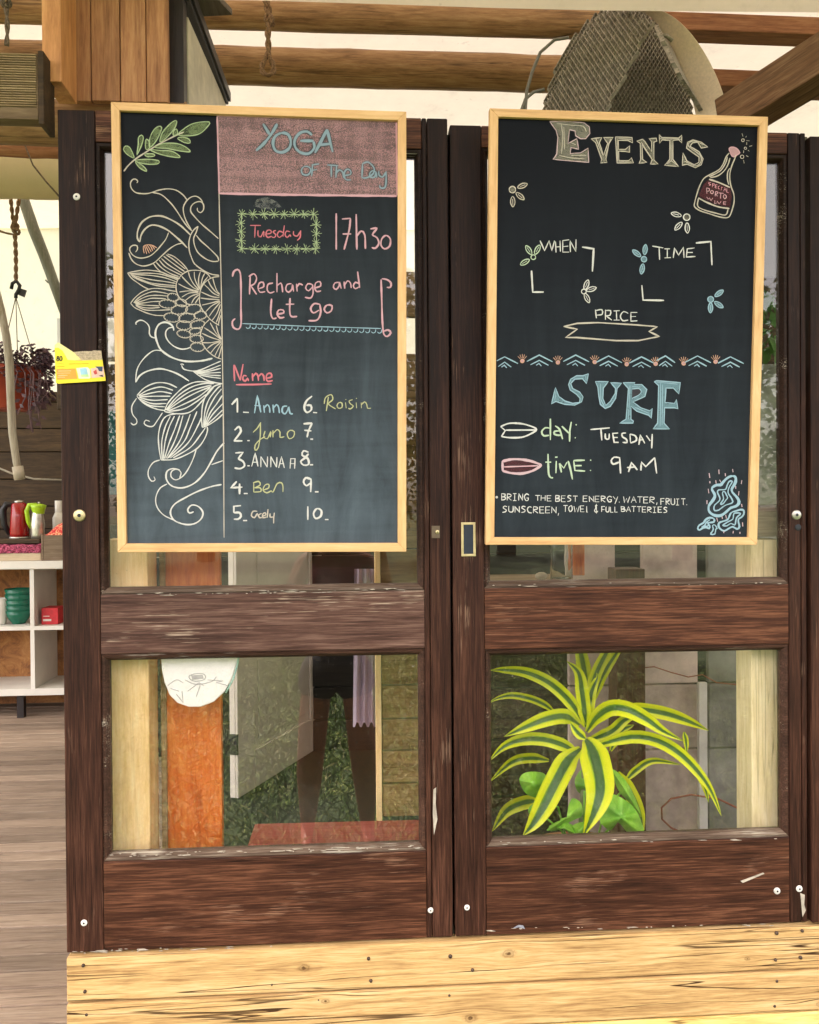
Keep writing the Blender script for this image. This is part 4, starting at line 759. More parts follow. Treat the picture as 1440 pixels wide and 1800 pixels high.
# grey eave board above it
e = [P(150, -30, .12), P(362, -8, .12), P(410, 26, .42), P(330, 33, .42)]
e = [Vector((p.x, p.y, 2.475)) for p in e]
a0, a1, a2, a3 = PZ(140, 0, 2.47), PZ(352, -14, 2.47), PZ(410, 28, 2.47), PZ(140, 12, 2.47)
o = MB().prism([PZ(290, -60, 2.47), PZ(330, -60, 2.47), PZ(409, 27, 2.47), PZ(330, 31, 2.47), PZ(290, 6, 2.47)], (0, 0, .018)).build('eave_board', wood('grey_board', (.1, .075, .06), (.16, .125, .1), (.24, .19, .16), 'y', rough=.7), None, bevel=.002)
tag(o, 'grey brown board jutting out above the open sash', 'board')

# ---------------- expanded-metal drum ----------------
dr = thing('mesh_drum', 'grey expanded metal drum with a solid sheet rim above the events board', 'metal drum', P(1120, 200, .55))
metal = plain('grey_painted_metal', (.28, .245, .2), .6, .1, scale=60, var=.2)
sheetm = plain('dull_khaki_sheet_metal', (.78, .63, .48), .7, .0, scale=140, var=.05, bumps=.03)
# rim sheet: between an outer near curve and an inner far curve
near = [(1100, 10), (1150, 8), (1192, 30), (1222, 62), (1247, 100), (1266, 140), (1280, 180), (1292, 230), (1300, 300)]
far = [(1085, 14), (1125, 16), (1150, 34), (1170, 66), (1190, 104), (1204, 140), (1218, 184), (1226, 232), (1232, 300)]
m = MB(); k = len(near)
for (u, v) in near: m.v.append(P(u, v, .47))
for (u, v) in far: m.v.append(P(u, v, .53))
m.f = [(i, i+1, i+1+k, i+k) for i in range(k-1)]
rim = m.build('rim_sheet', sheetm, dr, smooth=True)
so_ = rim.modifiers.new('solid', 'SOLIDIFY'); so_.thickness = .004
ss = rim.modifiers.new('sub', 'SUBSURF'); ss.levels = 2; ss.render_levels = 2
def mesh_panel(poly3, name, cw=.018, ch=.034, wire=.0022, flip=1.):
    # expanded metal: diamond lattice clipped to a planar polygon (poly3 = 3D outline)
    o = poly3[0]; ex = (poly3[1]-o).normalized(); nn = None
    for p in poly3[2:]:
        c_ = ex.cross(p-o)
        if c_.length > 1e-5: nn = c_.normalized(); break
    # lattice axes: z-ish up in plane
    upv = Vector((0, 0, 1)); upv = (upv-nn*upv.dot(nn)).normalized(); ex = upv.cross(nn).normalized()
    P2 = [((p-o).dot(ex), (p-o).dot(upv)) for p in poly3]
    def inside(x, y):
        c = False; j = len(P2)-1
        for i in range(len(P2)):
            if (P2[i][1] > y) != (P2[j][1] > y) and x < (P2[j][0]-P2[i][0])*(y-P2[i][1])/(P2[j][1]-P2[i][1])+P2[i][0]: c = not c
            j = i
        return c
    xs = [p[0] for p in P2]; ys = [p[1] for p in P2]; m = MB()
    i0, i1 = int(min(xs)/cw)-1, int(max(xs)/cw)+2; j0, j1 = int(min(ys)/ch)-1, int(max(ys)/ch)+2
    for i in range(i0, i1):
        for j in range(j0*2, j1*2):
            cx = (i+(.5 if j % 2 else 0))*cw; cy = j*ch/2
            for sx in (-1, 1):
                x1, y1 = cx+sx*cw/2, cy+ch/2
                if not (inside(cx, cy) and inside(x1, y1)): continue
                a = o+ex*cx+upv*cy; b = o+ex*x1+upv*y1; d = (b-a).normalized(); s_ = (d.cross(nn)*.55*wire+nn*wire*1.6*sx*flip)
                w2 = d.cross(s_).normalized()*wire*.35
                m.add([a-s_-w2, a+s_-w2, b+s_-w2, b-s_-w2, a-s_+w2, a+s_+w2, b+s_+w2, b-s_+w2], [(0, 1, 2, 3), (7, 6, 5, 4), (0, 4, 5, 1), (2, 6, 7, 3), (1, 5, 6, 2), (3, 7, 4, 0)])
    return m.build(name, metal, dr, kind='stuff')
Yf, Yb = .50, .64
pa = [P(u, v, .64) for u, v in ((950, 300), (950, 196), (966, 140), (990, 92), (1022, 44), (1058, 14), (1128, 14), (1152, 36), (1172, 70), (1194, 110), (1208, 150), (1220, 190), (1226, 300))]
mesh_panel(pa, 'back_mesh', .013, .022, .0034)
# folded sheet in front: two facets meeting along the slanting crease from (1130,60) to (1062,200)
r_ = [P(1150, 40, .46), P(1050, 230, .46)]
mesh_panel([r_[0], r_[1], P(946, 235, .60), P(952, 196, .60), P(964, 150, .60), P(984, 104, .60), P(1010, 62, .60), P(1044, 24, .60), P(1090, 12, .56)], 'folded_mesh', .015, .026, .0034)
mesh_panel([r_[0], P(1172, 74, .60), P(1196, 120, .60), P(1218, 192, .60), P(1220, 235, .60), r_[1]], 'folded_mesh', .015, .026, .0038, -1)
for s_ in (((1000, 66), (975, 70), (950, 92), (936, 125), (926, 160), (923, 200), (921, 260)), ((957, 157), (938, 162), (924, 174), (916, 196), (913, 260))):
    pts = [P(u, v, .5) for u, v in s_]
    MB().tube(pts, .005, 8).build('cable', plain('grey_cable', (.16, .15, .13), .5), dr, smooth=True)
MB().tube([P(1150, 62, .45), P(1172, 63, .44), P(1182, 72, .44)], .006, 8).build('bent_rod', metal, dr, smooth=True)

# ---------------- ropes ----------------
rope_m = plain('brown_jute_rope', (.22, .13, .07), .9, scale=200, var=.3, bumps=.8)
rope_d = plain('grey_brown_cord', (.13, .09, .06), .9, scale=200, var=.3)
def rope(parent, pts, r, name='rope_strand', mat=rope_m, twist=True, n=None):
    pts = [Vector(p) for p in pts]
    # resample
    L = [0]
    for a, b in zip(pts, pts[1:]): L.append(L[-1]+(b-a).length)
    n = n or max(6, int(L[-1]/.008)); out = []; j = 0
    for i in range(n+1):
        s_ = L[-1]*i/n
        while j < len(L)-2 and L[j+1] < s_: j += 1
        f = (s_-L[j])/max(1e-6, L[j+1]-L[j]); p0 = pts[max(0, j-1)]; p1 = pts[j]; p2 = pts[j+1]; p3 = pts[min(len(pts)-1, j+2)]
        out.append(.5*((2*p1)+(p2-p0)*f+(2*p0-5*p1+4*p2-p3)*f*f+(3*p1-p0-3*p2+p3)*f**3))
    m = MB()
    if twist:
        for k in (0, math.pi):
            q = []
            for i, p in enumerate(out):
                a = i*.75+k; q.append(p+Vector((math.cos(a), math.sin(a), 0))*r*.5)
            m.tube(q, r*.62, 6)
    else: m.tube(out, r, 8)
    return m.build(name, mat, parent, smooth=True)
def knot(parent, c, r, mat=rope_m, seed=1):
    rr = random.Random(seed); m = MB()
    for k in range(4):
        ax = Vector((rr.uniform(-1, 1), rr.uniform(-1, 1), rr.uniform(-.4, .4))).normalized(); u_ = ax.orthogonal().normalized(); v_ = ax.cross(u_); cc = c+Vector((rr.uniform(-.4, .4), 0, rr.uniform(-.8, .8)))*r
        pts = [cc+(u_*math.cos(q*.63)+v_*math.sin(q*.63))*r*.7 for q in range(11)]; m.tube(pts, r*.33, 6)
    return m.build('knot', mat, parent, smooth=True)
yr = .8
rp = thing('hanging_rope', 'knotted jute rope ending in a small loop, hanging above the yoga board', 'rope', P(470, 30, yr))
rope(rp, [P(469, -40, yr), P(465, -5, yr), P(470, 20, yr), P(472, 30, yr)], .0085); rope(rp, [P(473, -40, yr), P(470, -5, yr), P(474, 20, yr), P(472, 30, yr)], .008)
knot(rp, P(474, 36, yr), .018, seed=2)
rope(rp, [P(474, 40, yr), P(471, 60, yr), P(472, 85, yr), P(471, 98, yr)], .010)
rope(rp, [P(471, 96, yr), P(463, 110, yr), P(460, 122, yr), P(466, 131, yr), P(475, 132, yr), P(481, 125, yr), P(480, 113, yr), P(472, 96, yr)], .009)
rope(rp, [P(478, 40, yr), P(483, 42, yr), P(480, 47, yr)], .003)
yr = -.1
rp = thing('hanging_rope', 'brown rope knotted in the extreme upper left corner', 'rope', P(10, 30, yr))
rope(rp, [P(6, -40, yr), P(8, -10, yr), P(11, 5, yr)], .007); knot(rp, P(10, 7, yr), .011, rope_d, 5); rope(rp, [P(11, 15, yr), P(13, 45, yr), P(12, 80, yr)], .0055, mat=rope_d)

# ---------------- hanging pot on its hook ----------------
yp = 2.15
hr = thing('hanging_rope', 'rope sling knotted above the black hook of the purple plant', 'rope', P(25, 420, yp))
rope(hr, [P(17, 330, yp), P(20, 360, yp), P(24, 395, yp)], .009, mat=rope_m); rope(hr, [P(37, 330, yp), P(32, 360, yp), P(27, 395, yp)], .009)
knot(hr, P(26, 400, yp), .022, seed=9); rope(hr, [P(-20, 398, yp), P(5, 408, yp), P(22, 412, yp)], .007)
rope(hr, [P(26, 405, yp), P(28, 450, yp), P(28, 496, yp)], .010)
hp = thing('hanging_planter', 'red hanging pot with trailing purple leaves at the left edge', 'plant', P(22, 700, yp))
hook_m = plain('black_plastic_hook', (.015, .014, .016), .4)
MB().tube([P(20, 508, yp), P(22, 498, yp), P(29, 494, yp), P(35, 502, yp), (P(33, 510, yp)), P(28, 518, yp), P(28, 524, yp)], .009, 8).build('hook', hook_m, hp, smooth=True)
MB().prism([P(34, 506, yp), P(46, 510, yp), P(42, 522, yp), P(32, 518, yp)], (0, .012, 0)).build('hook_tag', hook_m, hp)
for u in (4, 31, 58):
    MB().tube([P(28, 522, yp), P(u, 625, yp), P(u+(u-28)*.3, 655, yp)], .0022, 6).build('wire', rope_d, hp)
pc = P(18, 655, yp); Rp = 52*dep(yp)
MB().lathe([(0, -.20), (Rp*.62, -.20), (Rp*.7, -.19), (Rp*.93, -.03), (Rp, -.03), (Rp, .0), (Rp*.95, .0), (Rp*.9, -.03), (0, -.03)], (pc.x, pc.y, pc.z+.02), 32).build('pot', plain('red_plastic_pot', (.30, .045, .02), .45, scale=8), hp, smooth=True)
lf = plain('purple_green_leaf', (.075, .035, .05), .45, scale=20, var=.3); lf2 = plain('pale_purple_leaf', (.17, .1, .12), .4, scale=20, var=.25)
def leafcloud(n, mat, seed, rx, rz, cz):
    r = random.Random(seed); m = MB()
    for i in range(n):
        a = r.uniform(0, 6.28); q = r.uniform(.5, 1)**.7; x = math.cos(a)*rx*q; y = math.sin(a)*rx*q
        edge = max(0, q-.75)*4
        z = cz+r.uniform(-.02, .07)*1.2-(r.random()**2*.2*edge)+r.uniform(-rz, rz)*.3
        c = Vector((pc.x+x*1.12+.015, pc.y+y, pc.z+z)); d = Vector((math.cos(a)+r.uniform(-.8, .8), math.sin(a)+r.uniform(-.8, .8), r.uniform(-.9, .5))).normalized()
        l = r.uniform(.022, .04); s_ = d.cross(Vector((r.uniform(-1, 1), r.uniform(-1, 1), 1))).normalized()*l*.28; nrm = d.cross(s_).normalized()*l*.12
        m.add([c-d*l*.5, c+s_-nrm, c+d*l*.5, c-s_-nrm, c+nrm], [(0, 1, 4), (1, 2, 4), (2, 3, 4), (3, 0, 4)])
    return m
leafcloud(760, lf, 1, Rp*1.15, .05, .03).build('foliage', lf, hp, kind='stuff'); leafcloud(220, lf2, 2, Rp*1.2, .05, .035).build('foliage', lf2, hp, kind='stuff')
r = random.Random(8)
for k in range(13):
    a = r.uniform(-1.3, 1.2); x = pc.x+Rp*math.cos(a)*1.0; y = pc.y+Rp*math.sin(a)*.9-.02; dz = r.uniform(.12, .3)
    pts = [Vector((x, y, pc.z+.02)), Vector((x+.03, y-.01, pc.z-.02)), Vector((x+.035+r.uniform(-.02, .02), y-.015, pc.z-dz*.6)), Vector((x+.02+r.uniform(-.03, .03), y-.01, pc.z-dz))]
    MB().tube(pts, .0028, 6).build('stem', lf2, hp, smooth=True)
    m = MB()
    for i in range(7):
        f = (i+1)/8; p = pts[1].lerp(pts[3], f); s_ = 1 if i % 2 else -1; d = Vector((s_*.7, r.uniform(-.4, .4), -.5)).normalized(); l = .034; sv = d.cross(Vector((0, 1, .3))).normalized()*l*.26
        m.add([p, p+d*l*.45+sv, p+d*l, p+d*l*.45-sv], [(0, 1, 2), (0, 2, 3)])
    m.build('leaf_row', lf, hp)
# pale stick hanging at the left edge
ys = 1.1
sk = thing('hanging_stick', 'pale bare stick with taped end hanging at the left edge', 'stick', P(20, 840, ys))
MB().tube([P(-8, 505, ys), P(2, 545, ys), P(11, 590, ys), P(17, 640, ys), P(19, 700, ys), P(22, 760, ys), P(29, 812, ys), P(33, 828, ys)], [6*dep(ys), 6.5*dep(ys), 6.5*dep(ys), 7*dep(ys), 6.5*dep(ys), 6.5*dep(ys), 6*dep(ys), 6*dep(ys)], 12).build('stick', wood('bare_grey_stick', (.2, .16, .11), (.32, .27, .2), (.45, .4, .31), 'z', fine=120, cracks=.3), sk, smooth=True)
MB().tube([P(31, 820, ys), P(35, 843, ys)], 9*dep(ys), 12).build('end_tape', plain('beige_tape', (.45, .38, .28), .6), sk, smooth=True)
br = MB().tube([P(38, 340, 2.6), P(60, 405, 2.6), P(78, 450, 2.6), P(96, 500, 2.6), P(125, 580, 2.6)], [9*dep(2.6), 9.5*dep(2.6), 9*dep(2.6), 8.5*dep(2.6), 8*dep(2.6)], 12)
br.tube([P(63, 410, 2.6), P(56, 402, 2.6), P(52, 404, 2.6)], [.01, .007, .004], 6); br.tube([P(92, 490, 2.6), P(84, 496, 2.6), P(80, 492, 2.6)], [.01, .007, .004], 6)
tag(br.build('branch', wood('grey_green_branch', (.1, .1, .075), (.17, .17, .13), (.26, .26, .2), 'z'), None, smooth=True), 'grey bare branch slanting across the tarp beside the door', 'branch')
tag(MB().tube([P(44, 255, 1.4), P(58, 290, 1.4), P(80, 318, 1.4), P(104, 345, 1.4)], .0035, 6).build('cord', rope_d, None, smooth=True), 'thin dark cord crossing the rolled tarp', 'cord')
tag(MB().tube([P(-20, 815, 3.0), P(20, 832, 3.0), P(60, 842, 3.0), P(120, 844, 3.0)], .006, 6).build('cord', plain('pale_cord', (.3, .27, .22), .7), None, smooth=True), 'pale cord running along the dark wall behind the stick', 'cord')

# ---------------- back wall ----------------
bw = thing('back_wall', 'dark brown horizontal plank wall at the back of the room', 'wall', (0, 3.78, FLOOR))
r = random.Random(4); z = FLOOR; ztop = P(60, 688, 3.78).z
while z < ztop-.05:
    h = r.uniform(.14, .19); h = min(h, ztop-z)
    MB().box(-3.2, 4.9, 3.78+r.uniform(-.006, .006), 3.82, z+.003, z+h-.003).build('plank', back_m, bw, bevel=.004); z += h
MB().box(-3.1, 4.8, 3.825, 3.85, FLOOR, ztop-.01).build('backing', plain('wall_backing', (.012, .009, .007)), bw)
# side wall closing the room on the right
sw = thing('side_wall', 'mid brown plank wall seen through the right edge of the left glass', 'wall', (3.9, 2, FLOOR))
z = FLOOR
for i in range(15):
    MB().box(3.88, 3.92, .3, 3.75, z+.002, z+.168).build('plank', mid_m, sw, bevel=.003); z += .17

# ---------------- white cube shelf and its things ----------------
ySh = 3.22; SD = .40
sh = thing('cube_shelf', 'white cube shelf standing against the dark wall at far left', 'shelf', P(20, 1222, ySh))
wp = plain('white_melamine', (.68, .66, .6), .45, scale=4, var=.05, bumps=0)
gy = plain('grey_blind_cloth', (.11, .105, .09), .9, scale=3)
for (u0, u1, v0, v1, y, mt_, nm, lb, ct) in ((140, 300, 225, 478, .9, gy, 'grey_blind', 'grey blind filling the top of the glass strip left of the yoga board', 'blind'), (1290, 1420, 240, 487, .9, gy, 'grey_blind', 'grey blind filling the top of the glass strip right of the events board', 'blind'),
        (130, 260, 481, 556, .8, back_m, 'brown_rail', 'dark brown rail below the grey blind at the left glass strip', 'rail'), (1290, 1420, 562, 638, 1.0, back_m, 'dark_blocker_panel', 'added dark panel hiding the bright wall behind the leafy plant in the right glass strip', 'panel'), (660, 780, 478, 556, .8, mid_m, 'brown_rail', 'mid brown rail in the glass strip right of the yoga board', 'rail'),  # the dark panel is added to hide the bright wall tarp
        (660, 780, 622, 700, .8, mid_m, 'brown_board', 'upper mid brown board in the glass strip right of the yoga board', 'board'), (660, 780, 704, 786, .8, mid_m, 'brown_board', 'lower mid brown board in the glass strip right of the yoga board', 'board')):
    a, b = P(u0, v1, y), P(u1, v0, y); tag(MB().box(a.x, b.x, y, y+.03, a.z, b.z).build(nm, mt_, None, bevel=.003), lb, ct)
gx0 = P(-330, 1100, ySh).x; gx1 = P(262, 1100, ySh).x; zT0, zT1 = P(50, 1001, ySh).z, P(50, 987, ySh).z; zB0, zB1 = P(50, 1223, ySh).z, P(50, 1211, ySh).z; zM0, zM1 = P(50, 1108, ySh).z, P(50, 1101, ySh).z
MB().box(gx0, gx1, ySh, ySh+SD, zT0, zT1).build('top_board', wp, sh, bevel=.002)
MB().box(gx0-.012, gx1+.012, ySh-.012, ySh-.001, zT0+.004, zT1+.003).build('top_edge', wp, sh, bevel=.002)
MB().box(gx0, gx1, ySh, ySh+SD, zB0, zB1).build('bottom_board', wp, sh, bevel=.002)
dvx = [(-150, -143), (53, 60.5), (256, 263)]
xl = gx0
for (u0, u1) in [(-331, -324)]+dvx:
    a, b = P(u0, 1100, ySh).x, P(u1, 1100, ySh).x
    for z0, z1 in ((zB1, zM0), (zM1, zT0)): MB().box(a, b, ySh+.001, ySh+SD, z0, z1).build('upright', wp, sh, bevel=.001)
MB().box(gx0+.02, gx1-.002, ySh+.0015, ySh+SD, zM0, zM1).build('shelf_board', wp, sh, bevel=.001)
N = NT('osb_board'); a_ = N.noise(N.coords((8, 8, 8)), 1, 6, .8, 1.5); N.l(N.ramp(a_, [(.35, (.12, .045, .012)), (.5, (.3, .12, .03)), (.65, (.42, .2, .06))]), N.b.inputs['Base Color']); N.b.inputs['Roughness'].default_value = .7
MB().box(gx0+.01, gx1-.01, ySh+SD+.001, ySh+SD+.012, FLOOR+.01, zT0-.002).build('osb_back', N.m, sh)
for u in (-300, 30, 235):
    x = P(u, 1230, ySh).x; MB().box(x-.02, x+.02, ySh+.05, ySh+.09, FLOOR, zB0).build('leg', blk, sh)
TB = zT1
def lat(name, prof, u, y, z, mat, parent=None, n=28, smooth=True, **k):
    c = P(u, 900, y); return MB().lathe(prof, (c.x, y, z), n).build(name, mat, parent, smooth=smooth, **k)
kd = dep(ySh+.12)
# serving board + cloth + dark tray
yk = ySh+.06
def bx(u0, u1, v0, v1, y0, y1): a, b = P(u0, v1, y0), P(u1, v0, y0); return (a.x, b.x, y0, y1, a.z, b.z)
b_ = bx(-120, 72, 972, 986, yk, yk+.25); zt1 = b_[5]
tag(MB().box(*b_[:4], TB+.001, zt1).build('wooden_board', wood('pale_beech', (.5, .38, .24), (.6, .48, .32), (.7, .58, .4), 'x'), None, bevel=.003), 'pale wooden slab under the magenta cloth on the white shelf', 'board')
z2 = P(20, 957, yk).z
m = MB(); r = random.Random(2)
for i in range(40):
    x = b_[0]+(b_[1]-b_[0])*i/39
    m.v += [Vector((x, yk-.004+r.uniform(-.006, .006), zt1+.001)), Vector((x, yk+.004+r.uniform(-.004, .004), (zt1+z2)/2+r.uniform(-.006, .006))), Vector((x, yk+.01, z2+r.uniform(-.004, .004))), Vector((x, yk+.24, z2))]
m.f = [(4*i+j, 4*i+4+j, 4*i+5+j, 4*i+1+j) for i in range(39) for j in range(3)]
N = NT('magenta_patterned_cloth'); a_ = N.noise(N.coords((60, 60, 90)), 1, 3, .6, 2.); N.l(N.ramp(a_, [(.42, (.05, .008, .02)), (.5, (.3, .02, .07)), (.6, (.5, .12, .2))]), N.b.inputs['Base Color']); N.b.inputs['Roughness'].default_value = .9
tag(m.build('folded_cloth', N.m, None), 'folded magenta patterned cloth between tray and wooden slab', 'cloth')
z3 = P(20, 948, yk).z
tag(MB().box(b_[0], b_[1]-.01, yk+.012, yk+.23, z2+.004, z3).build('tray', back_m, None, bevel=.003), 'dark brown tray under the red kettle', 'tray')
# kettle
kt = thing('kettle', 'red electric kettle with a black handle on the shelf tray', 'kettle', (P(32, 940, yk+.12).x, yk+.12, z3))
kr = plain('glossy_red_enamel', (.3, .008, .008), .15, spec=.6, bumps=0, var=.02)
kx = P(34, 900, yk+.12).x; kh = P(34, 884, yk+.12).z-z3; Rk = 15*kd
MB().lathe([(0, .012), (Rk*1.02, .012), (Rk*1.04, .03), (Rk*.95, kh*.6), (Rk*.84, kh*.97), (Rk*.6, kh), (0, kh)], (kx, yk+.12, z3), 32).build('body', kr, kt, smooth=True)
MB().lathe([(0, 0), (Rk*1.1, 0), (Rk*1.1, .011), (0, .0115)], (kx, yk+.12, z3), 32).build('base', steel, kt, smooth=True)
MB().tube([(kx-Rk*.6, yk+.12, z3+kh*.95), (kx-Rk*1.35, yk+.11, z3+kh*.97), (kx-Rk*1.7, yk+.105, z3+kh*.8), (kx-Rk*1.6, yk+.105, z3+kh*.4), (kx-Rk*1.0, yk+.11, z3+kh*.12)], [.014, .02, .02, .018, .014], 10).build('handle', hook_m, kt, smooth=True)
MB().lathe([(0, 0), (Rk*.55, 0), (Rk*.5, .012), (0, .018)], (kx, yk+.12, z3+kh+.0005), 24).build('lid', steel, kt, smooth=True)
# jug with lime handle
jx = P(66, 900, yk+.1).x; jh = P(66, 888, yk+.1).z-z3; Rj = 11*kd
jg = thing('milk_jug', 'steel jug with lime green lid and handle beside the kettle', 'jug', (jx, yk+.1, z3))
lime = plain('lime_green_plastic', (.36, .58, .02), .35, bumps=0, var=.03)
MB().lathe([(0, 0), (Rj*.95, 0), (Rj, .02), (Rj*1.05, jh*.4), (Rj*.85, jh*.75), (Rj*.8, jh*.8), (0, jh*.8)], (jx, yk+.1, z3), 28).build('body', plain('brushed_steel', (.6, .58, .5), .3, .8, bumps=0), jg, smooth=True)
MB().lathe([(Rj*.84, jh*.74), (Rj*1.05, jh*.9), (Rj*1.2, jh*.99), (Rj*.7, jh*1.03), (0, jh*1.05)], (jx+.006, yk+.1, z3), 28).build('lid', lime, jg, smooth=True)
MB().tube([(jx, yk+.09, z3+jh*1.0), (jx-Rj*1.1, yk+.085, z3+jh*1.0), (jx-Rj*1.45, yk+.08, z3+jh*.82), (jx-Rj*1.25, yk+.08, z3+jh*.5), (jx-Rj*.9, yk+.085, z3+jh*.3)], [.014, .016, .014, .012, .007], 10).build('handle', lime, jg, smooth=True)
MB().tube([(jx+.01, yk+.1, z3+jh*1.03), (jx+.01, yk+.1, z3+jh*1.1)], .007, 8).build('knob', steel, jg, smooth=True)
# crate
ycr = ySh+.02
cb = bx(73, 172, 940, 986, ycr, ycr+.2)
crt = thing('wooden_crate', 'small weathered wooden crate holding red cloth, partly behind the door', 'crate', ((cb[0]+cb[1])/2, ycr+.1, TB))
cm_ = wood('weathered_crate_wood', (.12, .08, .05), (.2, .145, .095), (.3, .23, .16), 'x', rough=.8, cracks=.3)
MB().box(cb[0]+.012, cb[1]-.012, ycr, ycr+.012, TB+.001, cb[5]).build('front_board', cm_, crt, bevel=.002); MB().box(cb[0]+.012, cb[1]-.012, ycr+.188, ycr+.2, TB+.001, cb[5]).build('rear_board', cm_, crt, bevel=.002)
MB().box(cb[0], cb[0]+.0115, ycr-.002, ycr+.202, TB+.001, cb[5]+.004).build('side_board', cm_, crt, bevel=.002); MB().box(cb[1]-.0115, cb[1], ycr-.002, ycr+.202, TB+.001, cb[5]+.004).build('side_board', cm_, crt, bevel=.002)
MB().box(cb[0]+.012, cb[1]-.012, ycr+.0125, ycr+.1875, TB+.001, TB+.01).build('bottom', cm_, crt)
m = MB(); r = random.Random(6); nx, ny = 16, 10
for i in range(nx+1):
    for j in range(ny+1):
        a, b = i/nx, j/ny; z = cb[5]-.02+.11*math.sin(math.pi*a*.9+.25)*math.sin(math.pi*b)**.5+r.uniform(-.008, .008)
        m.v.append(Vector((cb[0]+.014+(cb[1]-cb[0]-.028)*a, ycr+.016+.165*b, z)))
m.f = [(i*(ny+1)+j, (i+1)*(ny+1)+j, (i+1)*(ny+1)+j+1, i*(ny+1)+j+1) for i in range(nx) for j in range(ny)]
N = NT('red_patterned_cloth'); a_ = N.noise(N.coords((50, 50, 50)), 1, 2, .5, 2.); N.l(N.ramp(a_, [(.44, (.5, .02, .03)), (.54, (.6, .08, .06)), (.6, (.75, .4, .2))]), N.b.inputs['Base Color']); N.b.inputs['Roughness'].default_value = .9
tag(m.build('red_cloth', N.m, None, smooth=True), 'crumpled red patterned cloth in the small crate', 'cloth')
yb2 = ySh+.3; bxx = P(103, 900, yb2).x; bt = thing('white_bottle', 'white plastic bottle standing behind the crate by the door edge', 'bottle', (bxx, yb2, TB)); bhh = P(103, 880, yb2).z-TB
MB().lathe([(0, 0), (.035, 0), (.036, bhh*.7), (.02, bhh*.8), (0, bhh*.8)], (bxx, yb2, TB), 20).build('body', wp, bt, smooth=True); MB().lathe([(.021, bhh*.79), (.021, bhh), (0, bhh)], (bxx, yb2, TB), 20).build('cap', wp, bt, smooth=True)
# bowls and box in the cells
def bowl(name, u, z, R, h, mat, label, group=None, y=None, ribs=False):
    y = y or ySh+.14; c = P(u, 1080, y)
    m = MB(); prof = [(0, 0), (R*.5, 0), (R*.55, .006), (R*.85, h*.5), (R, h), (R*.96, h), (R*.8, h*.5), (R*.5, .012), (0, .01)]
    m.lathe(prof, (c.x, y, z), 30); return tag(m.build(name, mat, None, smooth=True), label, 'bowl', group)
gb_ = plain('dark_green_glaze', (.008, .11, .065), .25, bumps=0, var=.06)
yb_ = ySh+.13; db = dep(yb_); Hst = P(33, 1034, yb_).z-zM1
hs = ['lowest dark green bowl of the stack in the shelf cell', 'second dark green bowl from the bottom of the shelf stack', 'third dark green bowl from the bottom of the shelf stack', 'fourth dark green bowl from the bottom, just under the topmost', 'topmost dark green bowl of the stack in the shelf cell']
for i in range(5): bowl('green_bowl', 33, zM1+.001+i*(Hst-.085)/4, 21*db*(1+.02*i), .082, gb_, hs[i], 'green bowls stacked in the shelf', yb_)
bowl('white_bowl', 1, zM1+.001, 15*db, P(1, 1052, yb_-.02).z-zM1, wp, 'white bowl beside the green bowl stack at the left edge', None, yb_-.02)
rb_ = bx(73, 93, 1069, 1099, ySh+.06, ySh+.2); rbx = thing('red_box', 'small red carton lying in the right shelf cell', 'box', ((rb_[0]+rb_[1])/2, ySh+.13, zM1))
redm = plain('red_carton', (.5, .02, .03), .5, bumps=0); MB().box(rb_[0], rb_[1]+.03, ySh+.06, ySh+.2, zM1+.001, rb_[5]).build('carton', redm, rbx, bevel=.002)
MB().box(rb_[0]+.01, rb_[1]-.01, ySh+.0585, ySh+.0597, zM1+.022, zM1+.034).build('white_print', wp, rbx); MB().box(rb_[0]+.01, rb_[1]-.02, ySh+.0585, ySh+.0597, zM1+.05, zM1+.054).build('white_print', wp, rbx)
# ---------------- things right behind the door glass ----------------
def postbox(name, u0, u1, v0, v1, y, d, mat, label, cat, zbot=None):
    a, b = P(u0, v1, y), P(u1, v0, y); z0 = zbot if zbot is not None else a.z
    return tag(MB().box(a.x, b.x, y, y+d, z0, b.z).build(name, mat, None, bevel=.003), label, cat)
yp_m = wood('pale_yellow_post', (.74, .5, .2), (.9, .66, .34), (.94, .78, .44), 'z', rough=.75, fine=60, cracks=.15, blotch=.15, spec=.2)
postbox('timber_post', 186, 259, 948, 1500, .075, .1, yp_m, 'pale yellow post behind the left pane', 'post', FLOOR)
or_m = wood('red_orange_board', (.4, .07, .015), (.62, .14, .025), (.75, .24, .05), 'z', rough=.35, fine=60, blotch=.2, spec=.5)
postbox('orange_board', 291, 386, 930, 1500, .16, .03, or_m, 'upright red orange board behind the left door glass', 'board', FLOOR)
postbox('slim_batten', 285, 289, 930, 1500, .15, .012, mid_m, 'thin brown batten along the left edge of the orange board', 'batten', FLOOR)
yp2 = wood('pale_grey_post', (.6, .5, .28), (.76, .66, .4), (.84, .76, .52), 'z', rough=.8, fine=60, cracks=.5, blotch=.15, spec=.2)
postbox('timber_post', 1322, 1380, 948, 1500, .075, .09, yp2, 'pale cracked post behind the right edge of the right door glass', 'post', FLOOR)
postbox('cross_plank', 1290, 1420, 892, 944, .076, .08, wood('grey_brown_plank', (.16, .12, .08), (.27, .21, .145), (.38, .31, .22), 'x', cracks=.3), 'grey brown plank on top of the pale cracked post', 'plank')
postbox('brown_post', 1086, 1134, 1000, 1500, .8, .1, wood('brown_stained_post', (.04, .012, .007), (.075, .025, .013), (.12, .045, .022), 'z'), 'dark brown post behind the striped plant', 'post', FLOOR)

